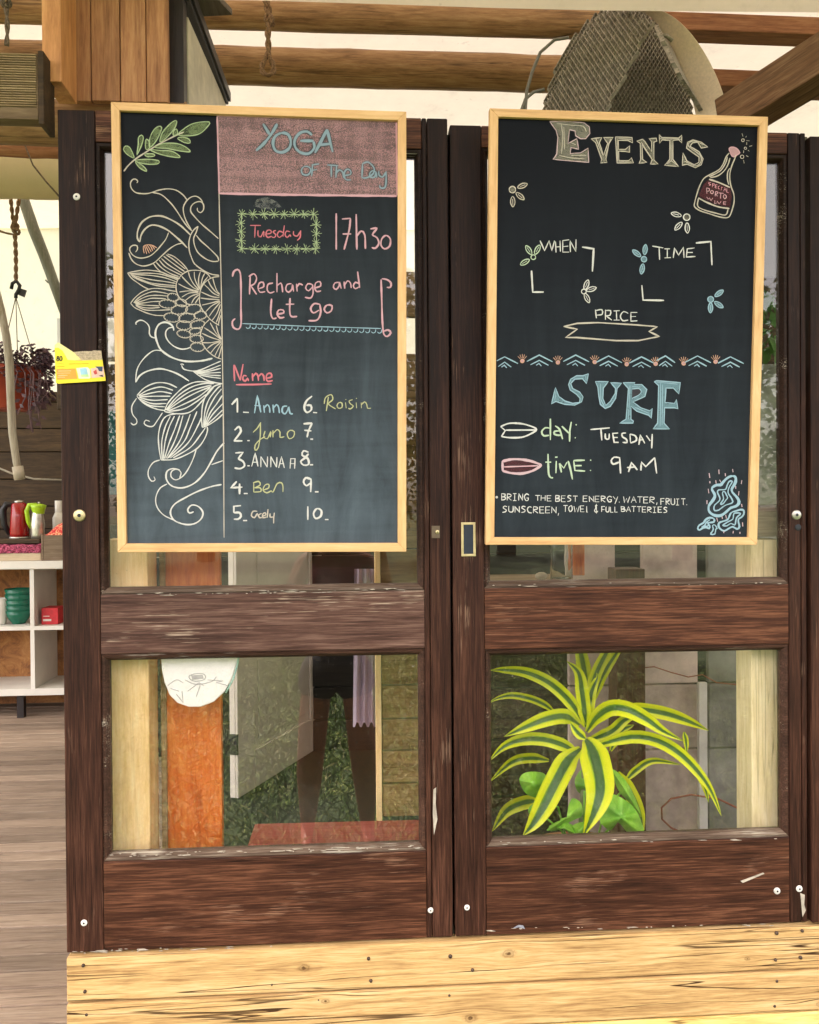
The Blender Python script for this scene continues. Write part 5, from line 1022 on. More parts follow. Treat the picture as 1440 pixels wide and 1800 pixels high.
# white rounded panel with teal edge
yw = .05
wb = thing('white_seat_board', 'white rounded board with a pale teal edge above the orange board', 'board', P(350, 1245, yw))
out = [(283, 1085), (283, 1150), (284, 1175), (289, 1200), (298, 1222), (312, 1236), (332, 1243), (352, 1243), (376, 1234), (395, 1216), (408, 1192), (416, 1165), (420, 1140), (421, 1085)]
MB().prism([P(u, v, yw) for u, v in out], (0, .012, 0)).build('board', plain('glossy_white_plastic', (.93, .93, .93), .3, bumps=0, var=.02), wb, bevel=.003)
q = [P(u+2, v+2, yw+.004) for u, v in out[2:]]
MB().tube(q[7:], .0022, 8).build('teal_edge', plain('teal_rubber', (.4, .68, .64), .4, bumps=0), wb, smooth=True)
gp = plain('grey_print', (.4, .4, .42), .6, bumps=0)
for st in ('332 1190 340 1185 356 1184 362 1190 356 1196 340 1197 332 1190', '325 1195 345 1203 372 1198 380 1190', '295 1205 310 1195 322 1200', '/330 1215 350 1200 358 1205', '/345 1225 352 1205', '/300 1210 315 1215', '/365 1195 392 1197 380 1200 400 1205', '/310 1220 322 1235 320 1215'):
    for straight, pts in parse(st):
        qq = [P(u, v, yw-.001) for u, v in smooth(pts, straight)]
        MB().tube(qq, .0009, 5).build('print_line', gp, wb)
MB().prism([P(336, 1187, yw-.0012), P(356, 1186, yw-.0012), (P(358, 1193, yw-.0012)), P(338, 1195, yw-.0012)], (0, .001, 0)).build('print_patch', gp, wb)

tag(MB().box(.01, 2.6, .2, 2.358, FLOOR+.001, FLOOR+.008).build('floor_darkener', plain('dark_green_sheet', (.018, .024, .012), .95, scale=90), None), 'added dark sheet dimming the floor behind the glazed doors', 'mat')  # dark sheet added to dim the floor so glass reflections show
dkp_m = wood('near_black_plank', (.008, .007, .005), (.016, .013, .009), (.03, .024, .017), 'x', rough=.8)
dc = thing('counter', 'added dark plank backdrop behind the open panel door', 'counter', (.8, 2.36, FLOOR))  # near-black planks added to darken the view behind the glass reflections
for i in range(7): MB().box(-.62, 2.6, 2.36+.004*(i % 2), 2.4, FLOOR+i*.17+.002, FLOOR+i*.17+.167).build('plank', dkp_m, dc, bevel=.004)

# white panel door leaning open inside
pd = thing('panel_door', 'white four panel door standing open behind the left door glass', 'door', PZ(417, 1412, FLOOR))
A_ = PZ(417, 1408, FLOOR); B_ = PZ(567, 1312, FLOOR); d_ = (B_-A_); d_.z = 0; ln = d_.length; d_.normalize(); nn = Vector((d_.y, -d_.x, 0))
if nn.y > 0: nn = -nn
Hd = 2.05; dwm = plain('white_gloss_door_paint', (.62, .58, .52), .4, scale=5, var=.05, bumps=0)
def slab(s0, s1, z0, z1, o0, o1, name, mat=dwm, bev=.004):
    a = [A_+d_*s0+nn*o0, A_+d_*s1+nn*o0, A_+d_*s1+nn*o1, A_+d_*s0+nn*o1]
    return MB().hexa([Vector((p.x, p.y, FLOOR+z0)) for p in a], [Vector((p.x, p.y, FLOOR+z1)) for p in a]).build(name, mat, pd, bevel=bev)
slab(0, ln, .01, Hd, -.035, -.006, 'door_leaf')
fx = ln*.17
slab(0, fx, .01, Hd, -.0055, .006, 'stile'); slab(ln-fx, ln, .01, Hd, -.0055, .006, 'stile')
for z0, z1 in ((.01, .18), (.62, .74), (1.2, 1.32), (Hd-.14, Hd)): slab(fx+.001, ln-fx-.001, z0, z1, -.0055, .0055, 'rail')
for z0, z1 in ((.22, .58), (.78, 1.16), (1.36, 1.87)): slab(fx+.05, ln-fx-.05, z0, z1, -.0055, -.001, 'raised_panel')
for z0 in (.20, 1.6): slab(-.006, .004, z0, z0+.09, -.03, .0065, 'hinge', hook_m, .001)
# lilac cloth
m = MB(); u0, u1 = 622, 668; nx = 16
for i in range(nx+1):
    for j in range(7):
        u = u0+(u1-u0)*i/nx+(j-3)*1.2*((i/nx)-.4); v = 1000+(270+(8 if i % 4 < 2 else 0))*j/6; p = P(u, v, .55+.012*math.sin(i*1.4+j*.3)); m.v.append(p)
m.f = [(i*7+j, i*7+7+j, i*7+8+j, i*7+1+j) for i in range(nx) for j in range(6)]
N = NT('lilac_dotted_cloth'); vo = N.n('ShaderNodeTexVoronoi'); N.l(N.coords((90, 90, 90)), vo.inputs['Vector']); N.l(N.ramp(vo.outputs['Distance'], [(.25, (.3, .25, .35)), (.4, (.46, .4, .52))]), N.b.inputs['Base Color']); N.b.inputs['Roughness'].default_value = .9
tag(m.build('lilac_cloth', N.m, None, smooth=True), 'lilac dotted cloth hanging between the panel door and plank screen', 'cloth')
# plank screen with trim at the right of left pane
ps = thing('plank_screen', 'olive brown plank screen behind the right end of the left pane', 'screen', P(700, 1440, .5))
pm = wood('olive_brown_planks', (.14, .085, .03), (.24, .155, .06), (.36, .25, .11), 'x', rough=.5, fine=60, cracks=.4, var=.3)
vs = [700, 760, 830, 900, 965, 1035, 1095, 1150, 1204, 1263, 1319, 1377, 1436]
xa, xb = P(672, 1300, .5).x, P(790, 1300, .5).x
for a, b in zip(vs, vs[1:]): MB().box(xa, xb, .5+random.uniform(-.004, .004), .52, P(700, b, .5).z+.002, P(700, a, .5).z-.002).build('plank', pm, ps, bevel=.003)
MB().box(P(661, 1300, .49).x, P(671, 1300, .49).x, .485, .525, P(700, 1440, .5).z, P(700, 700, .5).z).build('trim', yp_m, ps, bevel=.002)
# red bench board
rb = [P(430, 1500, .14), P(790, 1500, .14)]
tag(MB().hexa([P(436, 1492, .10), P(760, 1492, .10), P(760, 1447, .34), P(448, 1456, .34)], [P(436, 1484, .10), P(760, 1484, .10), P(760, 1440, .34), P(448, 1448, .34)]).build('red_bench', wood('faded_red_board', (.2, .035, .028), (.3, .065, .05), (.4, .12, .09), 'x', rough=.6), None, bevel=.003), 'low faded red board lying behind the left glass', 'bench')

# pinkish plaster boards, cable, white strip behind the right pane
pb = thing('plaster_boards', 'pinkish grey boards leaning behind the right pane', 'boards', P(1220, 1480, .9))
pbm = plain('pinkish_grey_board', (.52, .41, .36), .8, scale=7, var=.18, bumps=.5)
gbm = plain('grey_green_board', (.22, .21, .185), .8, scale=6, var=.2, bumps=.4)
edges_u = [(1000, 1083, .95, pbm), (1130, 1228, .92, pbm), (1246, 1330, .9, gbm), (1336, 1500, .95, gbm)]
for (u0, u1, y, mt_) in edges_u:
    a, b = P(u0, 1100, y), P(u1, 1100, y)
    zz = [FLOOR, P(1100, 1320, y).z, P(1100, 1205, y).z, P(1100, 1040, y).z, P(1100, 760, y).z]
    for z0, z1 in zip(zz, zz[1:]): MB().box(a.x, b.x, y+random.uniform(0, .01), y+.03, z0+.002, z1-.003).build('board', mt_, pb, bevel=.005)
a, b = P(1229, 1300, .88), P(1244, 1300, .88); MB().box(a.x, b.x, .88, .9, FLOOR, P(1240, 1200, .88).z).build('white_strip', wp, pb, bevel=.002)
cab = plain('red_brown_cable', (.28, .08, .05), .5)
tag(MB().tube([P(u, v, .84) for u, v in ((1400, 1480), (1340, 1452), (1300, 1422), (1262, 1404), (1215, 1397), (1180, 1404), (1163, 1420), (1164, 1440), (1180, 1455), (1200, 1464), (1215, 1490))], .0035, 8).build('cable', cab, None, smooth=True), 'red brown cable looping low in front of the boards', 'cable')
tag(MB().tube([P(u, v, .84) for u, v in ((1128, 1174), (1150, 1172), (1180, 1182), (1210, 1190), (1235, 1186), (1260, 1200), (1300, 1204), (1330, 1200))], .0022, 6).build('cable', cab, None, smooth=True), 'thin cable crossing high over the leaning boards', 'cable')
# dim planks behind the plant on the left, stone, glass jar and counter
dk = thing('plank_counter', 'dark rough plank counter front behind the striped plant', 'counter', P(930, 1490, 1.1))
for i, (v0, v1) in enumerate(((1030, 1130), (1132, 1210), (1212, 1300), (1302, 1400), (1402, 1560))):
    MB().box(P(800, 1200, 1.1).x, P(1082, 1200, 1.1).x, 1.1+.004*(i % 2), 1.13, P(900, v1, 1.1).z+.003, P(900, v0, 1.1).z).build('plank', back_m, dk, bevel=.004)
cz = P(900, 1030, 1.1).z
yj = .30; zj = P(985, 1019, yj).z
tag(MB().box(P(862, 1000, yj).x, P(1010, 1000, yj).x, yj-.06, yj+.2, zj-.014, zj).build('window_shelf', mid_m, None, bevel=.003), 'narrow shelf board behind the mid rail of the right door', 'shelf')
jm = NT('clear_jar_glass'); jm.b.inputs['Transmission Weight'].default_value = 1.; jm.b.inputs['Roughness'].default_value = .02; jm.b.inputs['Base Color'].default_value = (.9, .95, .92, 1); jm.b.inputs['IOR'].default_value = 1.3
cj = P(987, 1000, yj); Rj = 20*dep(yj)
tag(MB().lathe([(0, 0), (Rj, 0), (Rj, .10), (Rj*.8, .125), (Rj*.8, .14), (Rj*.74, .14), (Rj*.74, .125), (Rj*.94, .1), (Rj*.94, .006), (0, .006)], (cj.x, yj, zj+.001), 28).build('glass_jar', jm.m, None, smooth=True), 'clear glass jar beside the pale stone, under the events board', 'jar')
cs_ = P(953, 1003, yj-.01); m = MB(); 
for i in range(9):
    for k in range(14):
        th, q = math.pi*i/8, 6.2832*k/14; m.v.append(Vector((cs_.x+.018*math.cos(q)*math.sin(th), yj+.011*math.sin(q)*math.sin(th), cs_.z+.011*math.cos(th))))
m.f = [(i*14+k, i*14+(k+1) % 14, (i+1)*14+(k+1) % 14, (i+1)*14+k) for i in range(8) for k in range(14)]
tag(m.build('pale_stone', plain('pale_beige_stone', (.6, .52, .38), .7), None, smooth=True), 'small oval pale stone beside the glass jar', 'stone')
for o_ in (bpy.data.objects['pale_stone'],): o_.location.z = zj+.0005
# terracotta-orange crate parts seen beside the jar
postbox('orange_crate_end', 1008, 1028, 940, 1012, .55, .03, or_m, 'orange board end just right of the glass jar', 'board')
# green plants high behind the right strip
lg = plain('fresh_green_leaf', (.06, .17, .03), .45, scale=10, var=.3); lg2 = plain('bright_lime_leaf', (.2, .42, .05), .45, scale=10, var=.25)

def leafpoly(cen, mat, width, parent, name='leaf', y=.2, yfn=None, stripe=True, fold=.25, cr='G', n=18):
    pts = smooth([(840+x/2.4, 1120+yy/2.4) for x, yy in cen], False)
    step = max(1, len(pts)//n); pts = pts[::step]+([pts[-1]] if (len(pts)-1) % step else []); N_ = len(pts)
    m = MB(); m.uv = []; cols = (-1, -.55, 0, .55, 1); L_ = 0
    for i, (u, v) in enumerate(pts):
        f = i/(N_-1); a = pts[max(0, i-1)]; b = pts[min(N_-1, i+1)]; dx, dy = b[0]-a[0], b[1]-a[1]; l = math.hypot(dx, dy) or 1
        w_ = width/2.4*.49*(min(1, .28+f*3.2)*(1-max(0, (f-.45)/.55)**1.9)+.01)
        yy = y+(yfn(f) if yfn else -.10*math.sin(f*1.9))
        for c in cols:
            p = P(u-dy/l*w_*c, v+dx/l*w_*c, yy-abs(c)*w_*dep(y)*fold*2)
            m.v.append(p); m.uv.append((c*.5+.5, f))
    k = len(cols)
    m.f = [(i*k+j, i*k+j+1, (i+1)*k+j+1, (i+1)*k+j) for i in range(N_-1) for j in range(k-1)]
    o = m.build(name, mat, parent, smooth=True); return o
N = NT('striped_leaf'); uvn = N.n('ShaderNodeUVMap'); uvn.uv_map = 'uv'; sp = N.n('ShaderNodeSeparateXYZ'); N.l(uvn.outputs[0], sp.inputs[0])
e_ = N.math('ABSOLUTE', N.math('SUBTRACT', sp.outputs[0], .5)); ns = N.n('ShaderNodeTexNoise'); cb2 = N.n('ShaderNodeCombineXYZ'); N.l(N.math('MULTIPLY', sp.outputs[0], 26.), cb2.inputs[0]); N.l(sp.outputs[1], cb2.inputs[1]); oi = N.n('ShaderNodeObjectInfo'); N.l(N.math('MULTIPLY', oi.outputs['Random'], 30.), cb2.inputs[2]); N.l(cb2.outputs[0], ns.inputs['Vector']); ns.inputs['Scale'].default_value = 1.5; ns.inputs['Detail'].default_value = 4
e2 = N.math('ADD', e_, N.math('MULTIPLY', N.math('SUBTRACT', ns.outputs['Fac'], .5), .22))
N.l(N.ramp(e2, [(.0, (.05, .13, .045)), (.12, (.03, .10, .03)), (.165, (.08, .24, .02)), (.20, (.60, .72, .01)), (.42, (.80, .84, .015)), (.5, (.6, .72, .02))]), N.b.inputs['Base Color'])
N.b.inputs['Roughness'].default_value = .35; N.b.inputs['Specular IOR Level'].default_value = .4
tl2 = N.n('ShaderNodeBsdfTranslucent'); tl2.inputs[0].default_value = (.4, .55, .05, 1); mx = N.n('ShaderNodeMixShader'); mx.inputs[0].default_value = .18; N.l(N.b.outputs[0], mx.inputs[1]); N.l(tl2.outputs[0], mx.inputs[2]); N.l(mx.outputs[0], N.out.inputs[0])
stripe_m = N.m
dp = thing('striped_plant', 'striped yellow and green leaved plant behind the right door glass', 'plant', (P(1030, 1400, .24).x, .24, FLOOR))
LV = [([(455, 430), (480, 470), (505, 560), (515, 650), (490, 740), (445, 838)], 128, lambda f: -.16*math.sin(f*1.7)),
 ([(435, 470), (380, 520), (330, 610), (280, 710), (235, 785), (190, 838)], 100, lambda f: -.13*math.sin(f*1.7)),
 ([(448, 370), (410, 300), (360, 240), (290, 185), (200, 148), (110, 138), (50, 140)], 54, lambda f: -.07*f),
 ([(330, 325), (290, 290), (230, 262), (150, 246), (90, 256), (50, 275)], 32, lambda f: .05),
 ([(430, 370), (370, 335), (290, 345), (200, 380), (110, 420)], 66, lambda f: -.11*math.sin(f*2)),
 ([(430, 500), (370, 460), (280, 432), (190, 432), (110, 462), (45, 525)], 56, lambda f: -.08*f),
 ([(455, 380), (450, 310), (440, 230), (425, 150), (375, 100)], 58, lambda f: -.03*f),
 ([(462, 370), (468, 300), (480, 230), (505, 170), (500, 150)], 50, lambda f: .02*f),
 ([(450, 300), (455, 200), (445, 120), (430, 40), (420, -10)], 62, lambda f: .07),
 ([(470, 260), (490, 180), (520, 110), (560, 40), (600, 0)], 50, lambda f: .05), ([(490, 270), (510, 200), (545, 130), (590, 60), (620, 10)], 40, lambda f: .09),
 ([(460, 400), (500, 340), (560, 300), (630, 305), (710, 345), (780, 395), (870, 440)], 70, lambda f: -.13*math.sin(f*1.9)),
 ([(560, 310), (680, 305), (790, 322), (890, 355), (975, 395)], 58, lambda f: .02),
 ([(470, 470), (560, 440), (660, 420), (760, 438), (850, 490), (930, 570), (985, 650), (1028, 755)], 56, lambda f: -.12*math.sin(f*1.6)),
 ([(455, 440), (560, 400), (620, 350), (680, 330)], 50, lambda f: .06), ([(455, 430), (420, 400), (390, 360)], 40, lambda f: -.05),
 ([(560, 480), (600, 400), (660, 370)], 40, lambda f: .1),
 ([(590, 570), (640, 650), (680, 740), (700, 830)], 60, lambda f: .04), ([(620, 610), (670, 560), (740, 522), (860, 538)], 34, lambda f: .12),
 ([(900, 540), (950, 610), (975, 700)], 30, lambda f: .03),
 ([(300, 520), (220, 510), (140, 530), (50, 610)], 44, lambda f: .14), ([(260, 690), (190, 700), (120, 735), (60, 820)], 60, lambda f: .15), ([(870, 400), (880, 450), (880, 490)], 24, lambda f: .0)]
for c_, w_, fn in LV: leafpoly(c_, stripe_m, w_, dp, y=.24, yfn=fn)
MB().tube([(P(1032, 1310, .24)), P(1030, 1380, .25), P(1026, 1470, .26), Vector((P(1026, 1470, .26).x, .26, FLOOR+.28))], [.012, .014, .016, .018], 12).build('stem', plain('grey_green_stem', (.2, .24, .12), .7), dp, smooth=True)
pot_m = plain('terracotta', (.42, .17, .09), .8, scale=12)
pcx = P(1026, 1470, .26).x
MB().lathe([(0, 0), (.12, 0), (.16, .26), (.175, .26), (.175, .3), (.155, .3), (.15, .27), (0, .27)], (pcx, .26, FLOOR+.001), 36).build('pot', pot_m, dp, smooth=True)
MB().lathe([(0, .275), (.149, .272)], (pcx, .26, FLOOR), 24).build('soil', plain('dark_soil', (.03, .02, .012), .95, scale=80, bumps=1.), dp)
# broad leaved plant under it
bp = thing('broad_leaf_plant', 'light green broad leaved plant growing under the striped leaves', 'plant', (pcx, .2, FLOOR+.27))
lime_l = NT('light_green_broad_leaf'); nn_ = lime_l.noise(lime_l.coords((14, 14, 14)), 1, 4, .6); lime_l.l(lime_l.ramp(nn_, [(.35, (.14, .42, .03)), (.65, (.32, .66, .06))]), lime_l.b.inputs['Base Color']); lime_l.b.inputs['Roughness'].default_value = .45; lime_l.bump(nn_, .5, .004)
def broad(pts, y, tilt=.04, mat=None):
    q = smooth([(840+x/2.4, 1120+yy/2.4) for x, yy in pts+[pts[0]]], False)[:-1]; cx = sum(p[0] for p in q)/len(q); cy = sum(p[1] for p in q)/len(q); m = MB()
    rings = (1., .66, .33)
    for r_ in rings:
        for i, p in enumerate(q): m.v.append(P(cx+(p[0]-cx)*r_, cy+(p[1]-cy)*r_, y-tilt*(1-r_)+.008*math.sin(i*.5)*r_))
    m.v.append(P(cx, cy, y-tilt)); n = len(q)
    m.f = [(k*n+i, k*n+(i+1) % n, (k+1)*n+(i+1) % n, (k+1)*n+i) for k in (0, 1) for i in range(n)]+[(2*n+i, 2*n+(i+1) % n, 3*n) for i in range(n)]
    m.build('leaf', mat or lime_l.m, bp, smooth=True)
broad([(175, 600), (200, 572), (250, 568), (285, 580), (290, 620), (260, 672), (225, 672), (195, 650)], .2)
broad([(515, 775), (540, 720), (565, 665), (610, 680), (660, 720), (690, 780), (700, 830), (640, 830), (590, 780), (560, 815)], .17)
broad([(290, 815), (320, 790), (345, 800), (350, 765), (385, 760), (380, 720), (400, 680), (435, 700), (442, 750), (410, 770), (370, 790), (330, 812)], .18)
broad([(300, 800), (330, 780), (360, 775), (410, 800), (435, 840), (400, 838), (350, 800), (310, 820)], .19)
broad([(410, 600), (440, 560), (470, 600), (500, 680), (450, 665), (420, 650)], .26)
broad([(395, 800), (440, 780), (470, 800), (450, 850), (400, 850)], .19); broad([(215, 720), (260, 690), (310, 700), (300, 750), (240, 770), (220, 755)], .24)
broad([(570, 560), (620, 600), (660, 670), (690, 760), (640, 700), (590, 640)], .2)
for (x0, y0) in ((230, 640), (600, 760), (370, 790), (450, 650), (420, 820), (620, 640), (260, 740)):
    a = P(840+x0/2.4, 1120+y0/2.4, .22); MB().tube([a, Vector(((a.x+pcx)/2, .24, a.z-.06)), Vector((pcx+(a.x-pcx)*.2, .25, FLOOR+.27))], .003, 6).build('stalk', lime_l.m, bp, smooth=True)
# leafy plant behind upper right strip and in the left slit
def bush(u, v, y, r_, n, mat, name, label, seed, pot=True):
    c = P(u, v, y); t = thing(name, label, 'plant', (c.x, y, c.z-r_*1.6)); rr = random.Random(seed)
    for i in range(n):
        a, b = rr.uniform(0, 6.28), rr.uniform(-.6, 1.3); d = Vector((math.cos(a)*math.cos(b), math.sin(a)*math.cos(b), math.sin(b))); p = c+d*r_*rr.uniform(.15, .7); l = r_*rr.uniform(.45, .8); s_ = d.cross(Vector((rr.uniform(-1, 1), rr.uniform(-1, 1), 1))).normalized()*l*.24
        dn = Vector((0, 0, -l*.25))
        MB().add([p, p+d*l*.4+s_, p+d*l*.4, p+d*l*.4-s_, p+d*l+dn], [(0, 1, 2), (0, 2, 3), (1, 4, 2), (2, 4, 3)]).build('leaf', mat, t)
    MB().tube([c, c-Vector((0, 0, r_*1.3))], .006, 8).build('stem', mat, t); MB().lathe([(0, 0), (r_*.35, 0), (r_*.45, r_*.5), (0, r_*.48)], (c.x, y, c.z-r_*1.6), 20).build('pot', pot_m, t, smooth=True)
bush(1365, 590, .5, .14, 46, lg, 'leafy_plant', 'green leafy plant beyond the glass strip right of the events board', 3)
postbox('hanging_cross_beam', 1300, 1420, 488, 560, .7, .06, back_m, 'dark beam end above the leafy plant, behind the right glass strip', 'beam')
N_ = plain('pale_green_grey_stone', (.3, .34, .26), .7, scale=9, var=.3, bumps=.5)
postbox('stone_slab', 1290, 1420, 640, 888, .3, .05, N_, 'pale green grey slab behind the strip of glass right of the events board', 'slab')
postbox('sky_reflection_block', 100, 230, 560, 626, .6, .1, wp, 'white block standing in for reflected sky in the glass strip left of the yoga board', 'box')  # plain white block stands in for sky reflected in the glass
postbox('teal_cloth', 160, 225, 722, 870, .35, .02, plain('dark_teal_cloth', (.02, .09, .09), .9), 'dark teal cloth behind the glass strip left of the yoga board', 'cloth')
postbox('brown_shutter', 100, 225, 640, 720, .5, .05, back_m, 'dark brown board above the teal cloth behind the left glass strip', 'board')
"""
"""
# ---------------- sandpaper packet tucked on the door stile ----------------
pk = thing('sandpaper_packet', 'folded yellow sandpaper packet marked 80 tucked on the left door stile', 'packet', P(140, 672, -.006))
K = lambda x, y, d=-.006: P(80+x/11.08, 590+y/11.08, d)
def card(pts, d, th, mat, name): return MB().prism([K(x, y, d) for x, y in pts], (0, th, 0)).build(name, mat, pk)
yl = plain('yellow_card', (.88, .72, .02), .45, bumps=0, var=.03); ylp = plain('pale_yellow_card', (.85, .76, .3), .5, bumps=0, var=.03); og = plain('orange_print', (.85, .36, .04), .5, bumps=0, var=.05)
sand = plain('beige_sandpaper', (.52, .43, .3), .9, scale=260, var=.15)
card([(380, 330), (560, 318), (760, 300), (900, 302), (935, 288), (1085, 292), (1100, 420), (1130, 600), (560, 600), (420, 500)], -.003, .002, sand, 'sandpaper_sheet')
card([(180, 180), (250, 130), (420, 240), (560, 330), (700, 470), (560, 480), (420, 470), (330, 300), (240, 240), (180, 260)], -.0045, .001, ylp, 'folded_edge')
card([(180, 240), (250, 235), (330, 290), (430, 470), (640, 485), (1110, 470), (1130, 600), (1165, 780), (1172, 880), (255, 935), (205, 920), (190, 600)], -.006, .0012, yl, 'card')
card([(215, 650), (585, 640), (625, 840), (222, 860)], -.0065, .0004, og, 'orange_panel')
card([(600, 630), (820, 615), (860, 650), (880, 815), (860, 835), (650, 838)], -.0065, .0004, plain('cream_print', (.85, .8, .62), .5, bumps=0), 'picture_frame')
card([(670, 640), (800, 628), (830, 750), (690, 760)], -.0070, .0004, plain('sky_print', (.35, .65, .8), .5, bumps=0), 'picture')
card([(690, 762), (832, 752), (845, 800), (700, 806)], -.0070, .0004, plain('green_print', (.45, .7, .3), .5, bumps=0), 'picture')
card([(880, 640), (1130, 600), (1150, 800), (900, 825)], -.0065, .0004, plain('pink_print', (.8, .55, .45), .5, bumps=0), 'picture_frame')
card([(965, 600), (1115, 600), (1108, 700), (1040, 690), (1020, 640)], -.0070, .0004, plain('navy_print', (.03, .06, .12), .5, bumps=0), 'picture'); card([(1040, 780), (1115, 760), (1120, 805)], -.0070, .0004, blackm, 'picture')
card([(930, 700), (990, 660), (1010, 740), (960, 760)], -.0070, .0004, plain('red_print', (.5, .06, .05), .5, bumps=0), 'picture')
def kr(txt, wd, mat, name):
    for straight, pts in parse(txt):
        q = smooth([(80+x/11.08, 590+y/11.08) for x, y in pts], straight)
        MB().tube([P(u, v, -.0066) for u, v in q], wd*.5*dep(0), 5).build(name, mat, pk)
kr('245 400 225 420 235 440 255 450 262 475 240 492 218 475 225 450 250 438 258 415 245 400;300 400 280 430 280 465 298 492 318 470 320 425 300 400', 1.6, blackm, 'number_print')
pt = plain('dark_yellow_print', (.45, .36, .01), .5, bumps=0); wt = plain('cream_text_print', (.9, .75, .5), .5, bumps=0)
kr('/225 545 370 548;/450 552 580 548;/590 545 690 550;/700 545 840 540;/225 600 370 600', .6, pt, 'print_line')
kr('/250 690 500 685;/230 730 480 728;/250 775 430 772;/240 810 380 808', .7, wt, 'print_line')
kr('/620 350 800 345;/840 350 1000 345;/600 385 760 380;/800 385 1040 370;/700 440 1060 430', .4, plain('grey_text_print', (.25, .22, .18), .6, bumps=0), 'print_line')

# ---------------- the photographer, seen only as a reflection ----------------
def skin_fig(name, mat, parent, verts, edges, sub=2, root=0):
    me = bpy.data.meshes.new(name); me.from_pydata([v[:3] for v in verts], edges, []); me.materials.append(mat)
    o = bpy.data.objects.new(name, me); COL.objects.link(o)
    me.transform(Matrix.Translation(-WLOC[parent.name])); o.parent = parent; WLOC[o.name] = WLOC[parent.name]
    md = o.modifiers.new('skin', 'SKIN'); md.use_smooth_shade = True; sv = me.skin_vertices[0].data
    for i, v in enumerate(verts): sv[i].radius = (v[3], v[4] if len(v) > 4 else v[3]); sv[i].use_root = (i == root)
    s_ = o.modifiers.new('sub', 'SUBSURF'); s_.levels = sub; s_.render_levels = sub
    return o
PX, PY, G = .60, -2.50, GROUND
pe = thing('person', 'person in pink top and dark shorts holding up a phone, reflected in the glass', 'person', (PX, PY, G))
sk_m = plain('tanned_skin', (.30, .125, .075), .5, scale=40, var=.06, Subsurface_Weight=.1)
V = [(PX, PY, G+.93, .125, .10), (PX, PY, G+1.08, .11, .085), (PX, PY, G+1.27, .13, .095), (PX, PY+.01, G+1.42, .11, .07), (PX, PY+.01, G+1.50, .048), (PX, PY+.02, G+1.58, .05), (PX, PY+.03, G+1.68, .078, .095), (PX, PY+.02, G+1.77, .068, .085),
     (PX-.10, PY, G+.87, .09), (PX-.135, PY+.02, G+.50, .082), (PX-.15, PY-.01, G+.32, .074), (PX-.16, PY-.02, G+.09, .042), (PX-.165, PY+.06, G+.035, .034), (PX-.17, PY+.15, G+.025, .024),
     (PX+.10, PY, G+.87, .09), (PX+.135, PY+.02, G+.50, .082), (PX+.15, PY-.01, G+.32, .074), (PX+.16, PY-.02, G+.09, .042), (PX+.165, PY+.06, G+.035, .034), (PX+.17, PY+.15, G+.025, .024),
     (PX-.17, PY+.01, G+1.42, .05), (PX-.24, PY+.08, G+1.24, .04), (PX-.08, PY+.28, G+1.52, .03), (PX-.0, PY+.34, G+1.68, .025),
     (PX+.17, PY+.01, G+1.42, .05), (PX+.28, PY+.08, G+1.24, .04), (PX+.22, PY+.28, G+1.52, .03), (PX+.165, PY+.34, G+1.68, .025)]
V = [(a[0], a[1], G+(a[2]-G)*1.07, *a[3:]) for a in V]
E_ = [(0, 1), (1, 2), (2, 3), (3, 4), (4, 5), (5, 6), (6, 7), (0, 8), (8, 9), (9, 10), (10, 11), (11, 12), (12, 13), (0, 14), (14, 15), (15, 16), (16, 17), (17, 18), (18, 19), (3, 20), (20, 21), (21, 22), (22, 23), (3, 24), (24, 25), (25, 26), (26, 27)]
skin_fig('body', sk_m, pe, V, E_)
TV = [(PX, PY, G+1.00, .145, .125), (PX, PY, G+1.1, .14, .115), (PX, PY, G+1.27, .155, .12), (PX, PY+.01, G+1.40, .135, .095), (PX-.13, PY+.01, G+1.43, .06), (PX+.13, PY+.01, G+1.43, .06)]
TV = [(a[0], a[1], G+(a[2]-G)*1.07, *a[3:]) for a in TV]
skin_fig('top', plain('dusty_pink_fabric', (.42, .16, .2), .9, scale=60), pe, TV, [(0, 1), (1, 2), (2, 3), (3, 4), (3, 5)])
SV = [(PX, PY, G+1.06, .15, .125), (PX, PY, G+.95, .165, .14), (PX-.105, PY, G+.88, .12), (PX-.12, PY+.01, G+.76, .115), (PX+.105, PY, G+.88, .12), (PX+.12, PY+.01, G+.76, .115)]
skin_fig('shorts', plain('black_fabric', (.012, .012, .018), .9, scale=60), pe, SV, [(0, 1), (1, 2), (2, 3), (1, 4), (4, 5)])
hair = plain('dark_brown_hair', (.03, .018, .012), .6, scale=120)
HV = [(PX, PY-.005, G+1.79, .085, .095), (PX, PY-.05, G+1.72, .085, .06), (PX, PY-.075, G+1.60, .075, .035), (PX, PY-.085, G+1.45, .06, .03)]
HV = [(a[0], a[1], G+(a[2]-G)*1.07, *a[3:]) for a in HV]
skin_fig('hair', hair, pe, HV, [(0, 1), (1, 2), (2, 3)])
for s_ in (-1, 1):
    MB().lathe([(0, .009), (.007, .007), (.011, 0), (.007, -.007), (0, -.009)], (PX+s_*.031, PY+.108, G+1.8104), 12, 'y').build('eye', plain('eye', (.6, .58, .55), .2, bumps=0), pe, smooth=True)
    MB().lathe([(0, .002), (.0045, .0015), (.005, 0)], (PX+s_*.031, PY+.119, G+1.8104), 10, 'y').build('pupil', blackm, pe, smooth=True)
    skin_fig('ear', sk_m, pe, [(PX+s_*.08, PY+.02, G+1.7762, .012, .018), (PX+s_*.086, PY+.018, G+1.8083, .012, .02), (PX+s_*.084, PY+.018, G+1.8351, .009, .014)], [(0, 1), (1, 2)], 1)
skin_fig('nose', sk_m, pe, [(PX, PY+.11, G+1.8190, .008), (PX, PY+.125, G+1.7890, .011), (PX, PY+.118, G+1.7709, .013)], [(0, 1), (1, 2)], 1)
